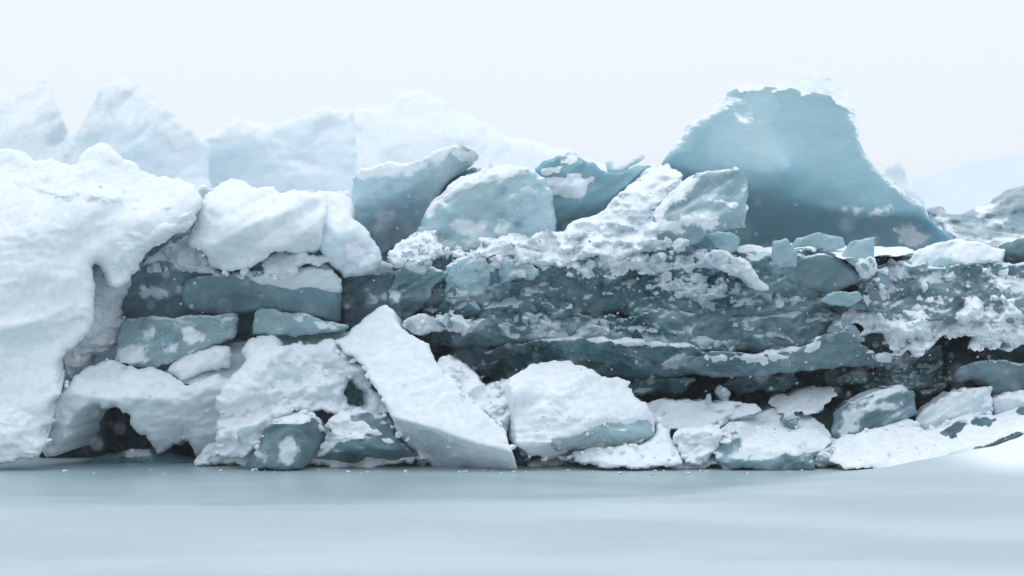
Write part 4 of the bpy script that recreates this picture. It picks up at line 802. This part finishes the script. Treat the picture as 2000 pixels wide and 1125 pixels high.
block('ice_block', 'boulder-like ice block veined with snow right of the floe', 'ice boulder',
      [(1620, 850), (1624, 828), (1628, 806), (1656, 791), (1702, 770), (1736, 757), (1755, 750), (1774, 755), (1788, 769), (1790, 808), (1760, 822), (1720, 838), (1680, 850), (1640, 868)],
      [(1635, 830, 0.1), (1700, 800, 0.0), (1770, 790, 0.12), (1700, 840, -0.02), (1750, 755, 0.15)], 'grey_ice', T=0.6, r=0.05, en=(1.6, 12), fa=(0.08, 50), step=3, smooth=0,
      planes=[(1660, 800, 0.0, -0.9, -0.8)],
      snow=[[(1650, 805), (1720, 788), (1760, 785), (1740, 800), (1690, 802), (1660, 840), (1640, 845)], [(1660, 795), (1755, 752), (1770, 762), (1720, 778)], [(1635, 840), (1670, 825), (1680, 835), (1645, 855)]])
block('ice_block', 'frosted hump of ice between the veined boulder and right edge', 'ice block',
      [(1795, 815), (1800, 803), (1822, 785), (1853, 768), (1885, 764), (1912, 761), (1934, 762), (1934, 800), (1920, 830), (1860, 850), (1800, 850)], [(1815, 810, 0.2), (1880, 790, 0.05), (1925, 780, 0.25)], 'snow_ice', T=0.5, r=0.04, en=(3, 16), fa=(0.13, 60), step=3, smooth=0)
block('snow_block', 'rounded snowy hump at the right edge beside the frosted hump', 'snow hump',
      [(1934, 812), (1937, 782), (1955, 770), (1988, 763), (2015, 765), (2070, 770), (2070, 830), (1950, 830)], [(1950, 790, 0.2), (2000, 785, 0.1)], 'snow_ice', T=0.5, r=0.08, en=(2, 12), la=(0.02, 30), step=3)
block('snow_slab', 'long snowy slab with dark ice windows rising to the right edge', 'snow slab',
      [(1624, 905), (1626, 875), (1632, 862), (1664, 849), (1686, 839), (1724, 831), (1745, 822), (1768, 812), (1785, 818), (1802, 840), (1836, 833), (1868, 819), (1920, 810), (1972, 803), (2000, 778), (2075, 765), (2075, 830), (2000, 848), (1942, 868), (1866, 898), (1806, 912), (1746, 918), (1694, 918), (1640, 912)],
      [(1640, 890, -0.45), (1690, 850, -0.2), (1770, 820, 0.05), (1780, 880, -0.5), (1850, 830, -0.1), (1870, 885, -0.6), (1980, 805, 0.0), (1990, 845, -0.55), (2060, 780, 0.1)], 'snow', T=0.4, r=0.04, en=(2, 14), la=(0.03, 40), fa=(0.03, 50), step=3, smooth=1, sharp=60,
      caps=[cap((1832, 842), (1868, 824), (1890, 818), (1885, 835), (1860, 846), (1842, 850), th=0.012, name='bare_ice_patch', mat='bare_ice', en=(4, 9), lace=2),
            cap((1888, 825), (1915, 812), (1950, 812), (1952, 825), (1930, 838), (1900, 832), th=0.012, name='bare_ice_patch', mat='bare_ice', en=(4, 9), lace=3),
            cap((1856, 848), (1872, 846), (1874, 858), (1858, 858), th=0.012, name='bare_ice_patch', mat='bare_ice', en=(3, 8)),
            cap((1866, 890), (1900, 876), (1950, 858), (2010, 840), (2010, 852), (1950, 872), (1905, 890), (1868, 902), th=0.012, name='bare_ice_edge', mat='bare_ice', en=(3, 12)),
            cap((1980, 800), (2000, 782), (2020, 776), (2020, 812), (1995, 815), th=0.012, name='bare_ice_patch', mat='bare_ice', en=(3, 12))])

# ------------------------------------------------------------------ loose broken pieces
def chunk_mesh(kind, k):
    rnd = random.Random(1000 + k); bm = bmesh.new()
    if kind == 'shard':
        n = 11; sc = (1.0, 0.45, 0.8)
    elif kind == 'slab':
        n = 13; sc = (1.25, 0.6, 0.6)
    elif kind == 'splinter':
        n = 9; sc = (0.45, 0.35, 1.2)
    else:
        n = 16; sc = (1.0, 0.8, 0.85)
    for _ in range(n):
        v = Vector((rnd.gauss(0, 1), rnd.gauss(0, 1), rnd.gauss(0, 1))).normalized() * rnd.uniform(0.75, 1.1)
        bm.verts.new((v.x * sc[0], v.y * sc[1], v.z * sc[2]))
    r = bmesh.ops.convex_hull(bm, input=bm.verts)
    bmesh.ops.delete(bm, geom=list({g for g in r['geom_interior'] + r['geom_unused'] if isinstance(g, bmesh.types.BMVert)}), context='VERTS')
    if kind in ('lump', 'rough'):
        bmesh.ops.subdivide_edges(bm, edges=bm.edges[:], cuts=1, use_grid_fill=True)
        for v in bm.verts: v.co *= 1 + rnd.uniform(-0.16, 0.16)
    return bm

CH = {}
for kind, m_ in (('slab', 'dark_ice'), ('shard', 'shard_ice'), ('splinter', 'shard_ice'), ('lump', 'frost_bright'), ('crumb', 'frost'), ('snowlump', 'snow'), ('snowshard', 'snow')):
    CH[kind] = []
    for k in range(7):
        bm = chunk_mesh('lump' if kind in ('crumb', 'snowlump') else 'rough' if kind == 'snowshard' else kind, k + 31 * len(CH))
        me = bpy.data.meshes.new('ice_' + kind); bm.to_mesh(me); bm.free(); me.materials.append(MATS[m_])
        me.attributes.new('snow', 'FLOAT', 'POINT').data.foreach_set('value', np.full(len(me.vertices), -2.5, np.float32))
        CH[kind].append(me)

def in_poly(poly, rnd):
    P = np.asarray(poly, float); lo, hi = P.min(0), P.max(0)
    for _ in range(200):
        q = (rnd.uniform(lo[0], hi[0]), rnd.uniform(lo[1], hi[1]))
        if sdf([q], P)[0] > 0: return q
    return tuple(P.mean(0))

def scatter(poly, n, s0, s1, kinds, group, label, seed, name='ice_chunk', cat='ice chunk'):
    rnd = random.Random(seed)
    for _ in range(n):
        px, py = in_poly(poly, rnd); Y = db_get(px, py)
        if Y is None: continue
        s = s0 * (s1 / s0) ** (rnd.random() ** 1.8) * (Y - CAM[1]) / FPX        # half size, given in photo pixels
        kind = rnd.choice(kinds); p = ray(np.array([[px, py]]), np.array([Y]))[0]
        o = bpy.data.objects.new(name, rnd.choice(CH[kind])); C.objects.link(o)
        o.location = (p[0], p[1] + s * 0.1, p[2])
        o.scale = (s * rnd.uniform(0.8, 1.25), s * rnd.uniform(0.8, 1.2), s * rnd.uniform(0.7, 1.1))
        o.rotation_euler = (rnd.uniform(-0.7, 0.7), rnd.uniform(-0.9, 0.9), rnd.uniform(-3, 3))
        o['label'] = label; o['category'] = cat; o['group'] = group

def stuff(name, label, cat, polys, s0, s1, kinds_mat, seed):
    rnd = random.Random(seed); V = []; F = []
    src = []
    for k in range(6):
        bm = chunk_mesh('lump' if k % 2 else 'shard', 200 + k); bm.verts.ensure_lookup_table(); bm.verts.index_update()
        src.append((np.array([v.co[:] for v in bm.verts]), [[v.index for v in f.verts] for f in bm.faces])); bm.free()
    for poly, n in polys:
        for _ in range(n):
            px, py = in_poly(poly, rnd); Y = db_get(px, py)
            if Y is None: continue
            s = s0 * (s1 / s0) ** (rnd.random() ** 2) * (Y - CAM[1]) / FPX
            p = ray(np.array([[px, py]]), np.array([Y]))[0]; v, f = rnd.choice(src)
            R = np.array(Matrix.Rotation(rnd.uniform(0, 6), 3, 'X') @ Matrix.Rotation(rnd.uniform(0, 6), 3, 'Y'))
            base = len(V); V += ((v * s) @ R.T + p + [0, 0.1 * s, 0]).tolist(); F += [[i + base for i in q] for q in f]
    o = make_mesh(name, V, F, kinds_mat, None, 40); o['kind'] = 'stuff'; o['label'] = label; o['category'] = cat
    return o

crust_up = [(880, 500), (960, 470), (1090, 465), (1200, 470), (1330, 480), (1440, 500), (1480, 540), (1400, 560), (1200, 540), (1000, 540), (880, 560)]
wall_mid = [(850, 570), (1000, 600), (1300, 560), (1600, 600), (1620, 650), (1300, 660), (1000, 660), (860, 640)]
beard = [(1650, 600), (1700, 560), (1800, 560), (2000, 540), (2000, 670), (1900, 670), (1780, 690), (1690, 650)]
shelf = [(1680, 500), (1760, 500), (1840, 520), (1990, 500), (1990, 560), (1800, 565), (1680, 560)]
stuff('ice_crumbs', 'fine frost crumbs strewn over the layered ice wall', 'ice crumbs',
      [(crust_up, 120), (wall_mid, 25), (beard, 200), (shelf, 60), ([(770, 480), (860, 440), (930, 480), (940, 520), (800, 530)], 140),
       ([(1000, 670), (1380, 690), (1700, 700), (1700, 740), (1000, 735)], 30), ([(1280, 340), (1340, 370), (1200, 470), (1100, 470)], 80), ([(1640, 640), (1860, 690), (1850, 770), (1700, 740)], 160)],
      0.8, 4.0, 'frost_bright', 5)
scatter(crust_up, 50, 5, 19, ['lump', 'crumb', 'shard'], 'chunks in the upper frost crust', 'small frosted ice chunk in the pale crust topping the layered wall', 11)
scatter([(880, 540), (1300, 540), (1600, 590), (1620, 650), (1380, 670), (1000, 650), (860, 630)], 26, 12, 34, ['slab'], 'broken dark pieces in the wall', 'dark angular ice piece lodged in the layered wall', 18)
scatter(wall_mid, 12, 5, 13, ['crumb', 'shard', 'splinter'], 'chunks on the dark wall', 'small ice chunk stuck to the dark layered wall', 12)
scatter(beard, 55, 5, 18, ['lump', 'crumb', 'lump', 'splinter'], 'chunks in the frost beard', 'small white frost chunk in the ragged beard at right', 13)
scatter(shelf, 32, 5, 17, ['lump', 'shard', 'shard'], 'chunks on the right shelf', 'small broken ice chunk on the ledge right of the shards', 14)
scatter([(770, 490), (830, 450), (900, 470), (935, 500), (860, 520), (790, 520)], 22, 5, 16, ['lump', 'crumb'], 'chunks below the rounded block', 'small frosty chunk at the foot of the rounded teal block', 15)
scatter([(1290, 470), (1380, 470), (1450, 495), (1440, 520), (1300, 510)], 20, 4, 14, ['lump', 'shard'], 'chunks below the banded block', 'small ice chunk under the banded clear block', 16)

scatter([(0, 340), (200, 300), (370, 380), (330, 450), (100, 430), (0, 420)], 6, 3, 9, ['snowlump'], 'clumps on the snow mass', 'small snow clump stuck on the upper part of the huge snow mass', 31, 'snow_clump', 'snow clump')
scatter([(110, 790), (180, 725), (330, 730), (460, 760), (440, 870), (300, 830)], 12, 3, 10, ['snowlump'], 'clumps on the cave bank', 'small snow clump on the bank over the cave', 32, 'snow_clump', 'snow clump')
scatter([(480, 690), (640, 680), (740, 790), (560, 800), (450, 880), (430, 800)], 22, 3, 13, ['snowlump'], 'clumps on the snow pile', 'small snow clump in the lumpy pile left of the leaning slab', 33, 'snow_clump', 'snow clump')
scatter([(1010, 800), (1170, 800), (1270, 830), (1200, 860), (1060, 880)], 26, 2, 7, ['snowlump'], 'clumps on the broad slab', 'small crusty snow clump on the lower part of the broad crusted slab', 34, 'snow_clump', 'snow clump')
scatter([(1130, 880), (1300, 850), (1400, 850), (1390, 905), (1140, 908)], 14, 2, 7, ['snowlump'], 'clumps on the snow foot', 'small snow clump on the low snow foot by the knobbly chunk', 35, 'snow_clump', 'snow clump')
scatter([(1420, 830), (1560, 810), (1610, 850), (1560, 880), (1420, 865)], 10, 2, 6, ['snowlump', 'shard'], 'bits on the floe', 'small bit of ice on the snowy top of the flat floe', 36)
scatter([(1640, 880), (1770, 830), (1900, 830), (1860, 885), (1700, 910)], 14, 2, 8, ['snowlump'], 'clumps on the long slab', 'small snow clump on the long snowy slab at right', 37, 'snow_clump', 'snow clump')
scatter([(860, 705), (900, 715), (990, 760), (985, 820), (930, 780)], 12, 4, 12, ['snowlump', 'lump'], 'clumps behind the leaning slab', 'small snow clump wedged behind the leaning slab', 38, 'snow_clump', 'snow clump')
sr = random.Random(404)
for line, where in (
    ([(448, 760), (440, 820), (428, 890)], 'between the cave bank and the lumpy pile'),
    ([(500, 885), (520, 835), (560, 805), (620, 812), (640, 850), (620, 895)], 'around the small clear ice cube'),
    ([(655, 690), (712, 720), (740, 780), (765, 825), (800, 868), (830, 905)], 'along the left edge of the leaning slab'),
    ([(862, 716), (905, 765), (940, 795), (985, 840), (998, 880)], 'along the right edge of the leaning slab'),
    ([(1000, 880), (1060, 900), (1120, 890), (1200, 876), (1280, 862)], 'under the broad crusted slab'),
    ([(1280, 810), (1312, 850), (1325, 900)], 'left of the knobbly snow chunk'),
    ([(1412, 850), (1400, 885), (1385, 908)], 'between the knobbly chunk and the flat floe'),
    ([(1618, 850), (1626, 880), (1600, 905)], 'between the flat floe and the long snowy slab'),
    ([(1690, 845), (1760, 822), (1800, 838), (1870, 822), (1940, 808)], 'along the upper edge of the long snowy slab'),
    ([(92, 870), (104, 830), (112, 780), (140, 742)], 'between the snow mass and the cave bank'),
    ([(375, 470), (400, 500), (440, 540), (500, 530), (560, 545)], 'under the perched snow boulder')):
    for (ax, ay), (bx, by) in zip(line, line[1:]):
        for k in range(max(1, int(math.hypot(bx - ax, by - ay) / 15))):
            t = sr.random(); px = ax + (bx - ax) * t + sr.gauss(0, 5); py = ay + (by - ay) * t + sr.gauss(0, 4)
            i_, j_ = int(py // 4 + 10), int(px // 4 + 30)
            near = DBUF[i_ - 3:i_ + 4, j_ - 3:j_ + 4]; near = near[near < 90]
            if not len(near): continue
            Y = float(np.percentile(near, 35)) + 0.03
            s_ = sr.uniform(3.0, 11.0) * (Y + 20) / FPX
            p = ray(np.array([[px, py]]), np.array([Y]))[0]
            o = bpy.data.objects.new('snow_chunk', sr.choice(CH['snowshard'])); C.objects.link(o)
            o.location = (p[0], p[1], max(p[2], s_ * 0.5)); o.scale = (s_ * sr.uniform(0.9, 1.5), s_, s_ * sr.uniform(0.6, 1.0))
            o.rotation_euler = (sr.uniform(-0.6, 0.6), sr.uniform(-0.6, 0.6), sr.uniform(0, 6))
            o['label'] = 'small broken snow chunk packed ' + where; o['category'] = 'snow chunk'; o['group'] = 'snow chunks ' + where
wr = random.Random(77)
for k in range(60):                                     # crumbs fallen at the foot of the front row
    px = wr.uniform(90, 1700); Y = wr.uniform(-1.0, -0.55)
    s_ = wr.uniform(1.5, 5.5) ** 1.0 * 0.0052 * wr.uniform(0.5, 1.0)
    o = bpy.data.objects.new('snow_crumb', wr.choice(CH['lump'])); C.objects.link(o)
    o.location = ((px - 1000) / FPX * (Y + 20), Y, 0.018 + s_ * 0.45); o.scale = (s_ * 1.2, s_, s_ * 0.8); o.rotation_euler = (0, 0, wr.uniform(0, 6))
    o['label'] = 'tiny snow crumb fallen on the smooth ice at the foot of the blocks'; o['category'] = 'snow crumb'; o['group'] = 'snow crumbs along the waterline'

# ------------------------------------------------------------------ falling snow
def flakes():
    rnd = random.Random(3); V = []; F = []
    bm = bmesh.new(); bmesh.ops.create_icosphere(bm, subdivisions=1, radius=1); bm.verts.index_update()
    v0 = np.array([v.co[:] for v in bm.verts]); f0 = [[v.index for v in f.verts] for f in bm.faces]; bm.free()
    for _ in range(650):
        y = rnd.uniform(-15, 0.3); t = y + 20
        p = np.array([rnd.uniform(-0.27, 0.27) * t, y, 1.75 + rnd.uniform(-0.085, 0.045) * t])
        if p[2] < 0.05: continue
        s = rnd.uniform(0.003, 0.0075); b = len(V)
        V += (v0 * s * np.array([1, 1, rnd.uniform(0.7, 1.3)]) + p).tolist(); F += [[i + b for i in q] for q in f0]
    o = make_mesh('falling_snow', V, F, 'snow', None, 0); o['kind'] = 'stuff'; o['label'] = 'loose snowflakes drifting in front of the ice'; o['category'] = 'snowflakes'
flakes()

# ------------------------------------------------------------------ haze of blowing snow
def haze():
    hm = bpy.data.materials.new("haze"); hm.use_nodes = True; t = hm.node_tree; t.nodes.clear()
    pv = t.nodes.new("ShaderNodeVolumePrincipled"); pv.inputs["Color"].default_value = (0.97, 0.99, 1.0, 1); pv.inputs["Density"].default_value = 0.0012
    pv.inputs["Anisotropy"].default_value = 0.2
    o_ = t.nodes.new("ShaderNodeOutputMaterial"); t.links.new(pv.outputs[0], o_.inputs["Volume"])
    bm = bmesh.new(); bmesh.ops.create_cube(bm, size=1)
    for v in bm.verts: v.co = Vector((v.co.x * 1900, v.co.y * 2500 + 300, -1.5 if v.co.z < 0 else 9.0))
    me = bpy.data.meshes.new("haze"); bm.to_mesh(me); bm.free(); me.materials.append(hm)
    o = bpy.data.objects.new("haze", me); C.objects.link(o); o['kind'] = 'stuff'; o['label'] = 'thin white haze of blowing snow in the air'; o['category'] = 'haze'
haze()
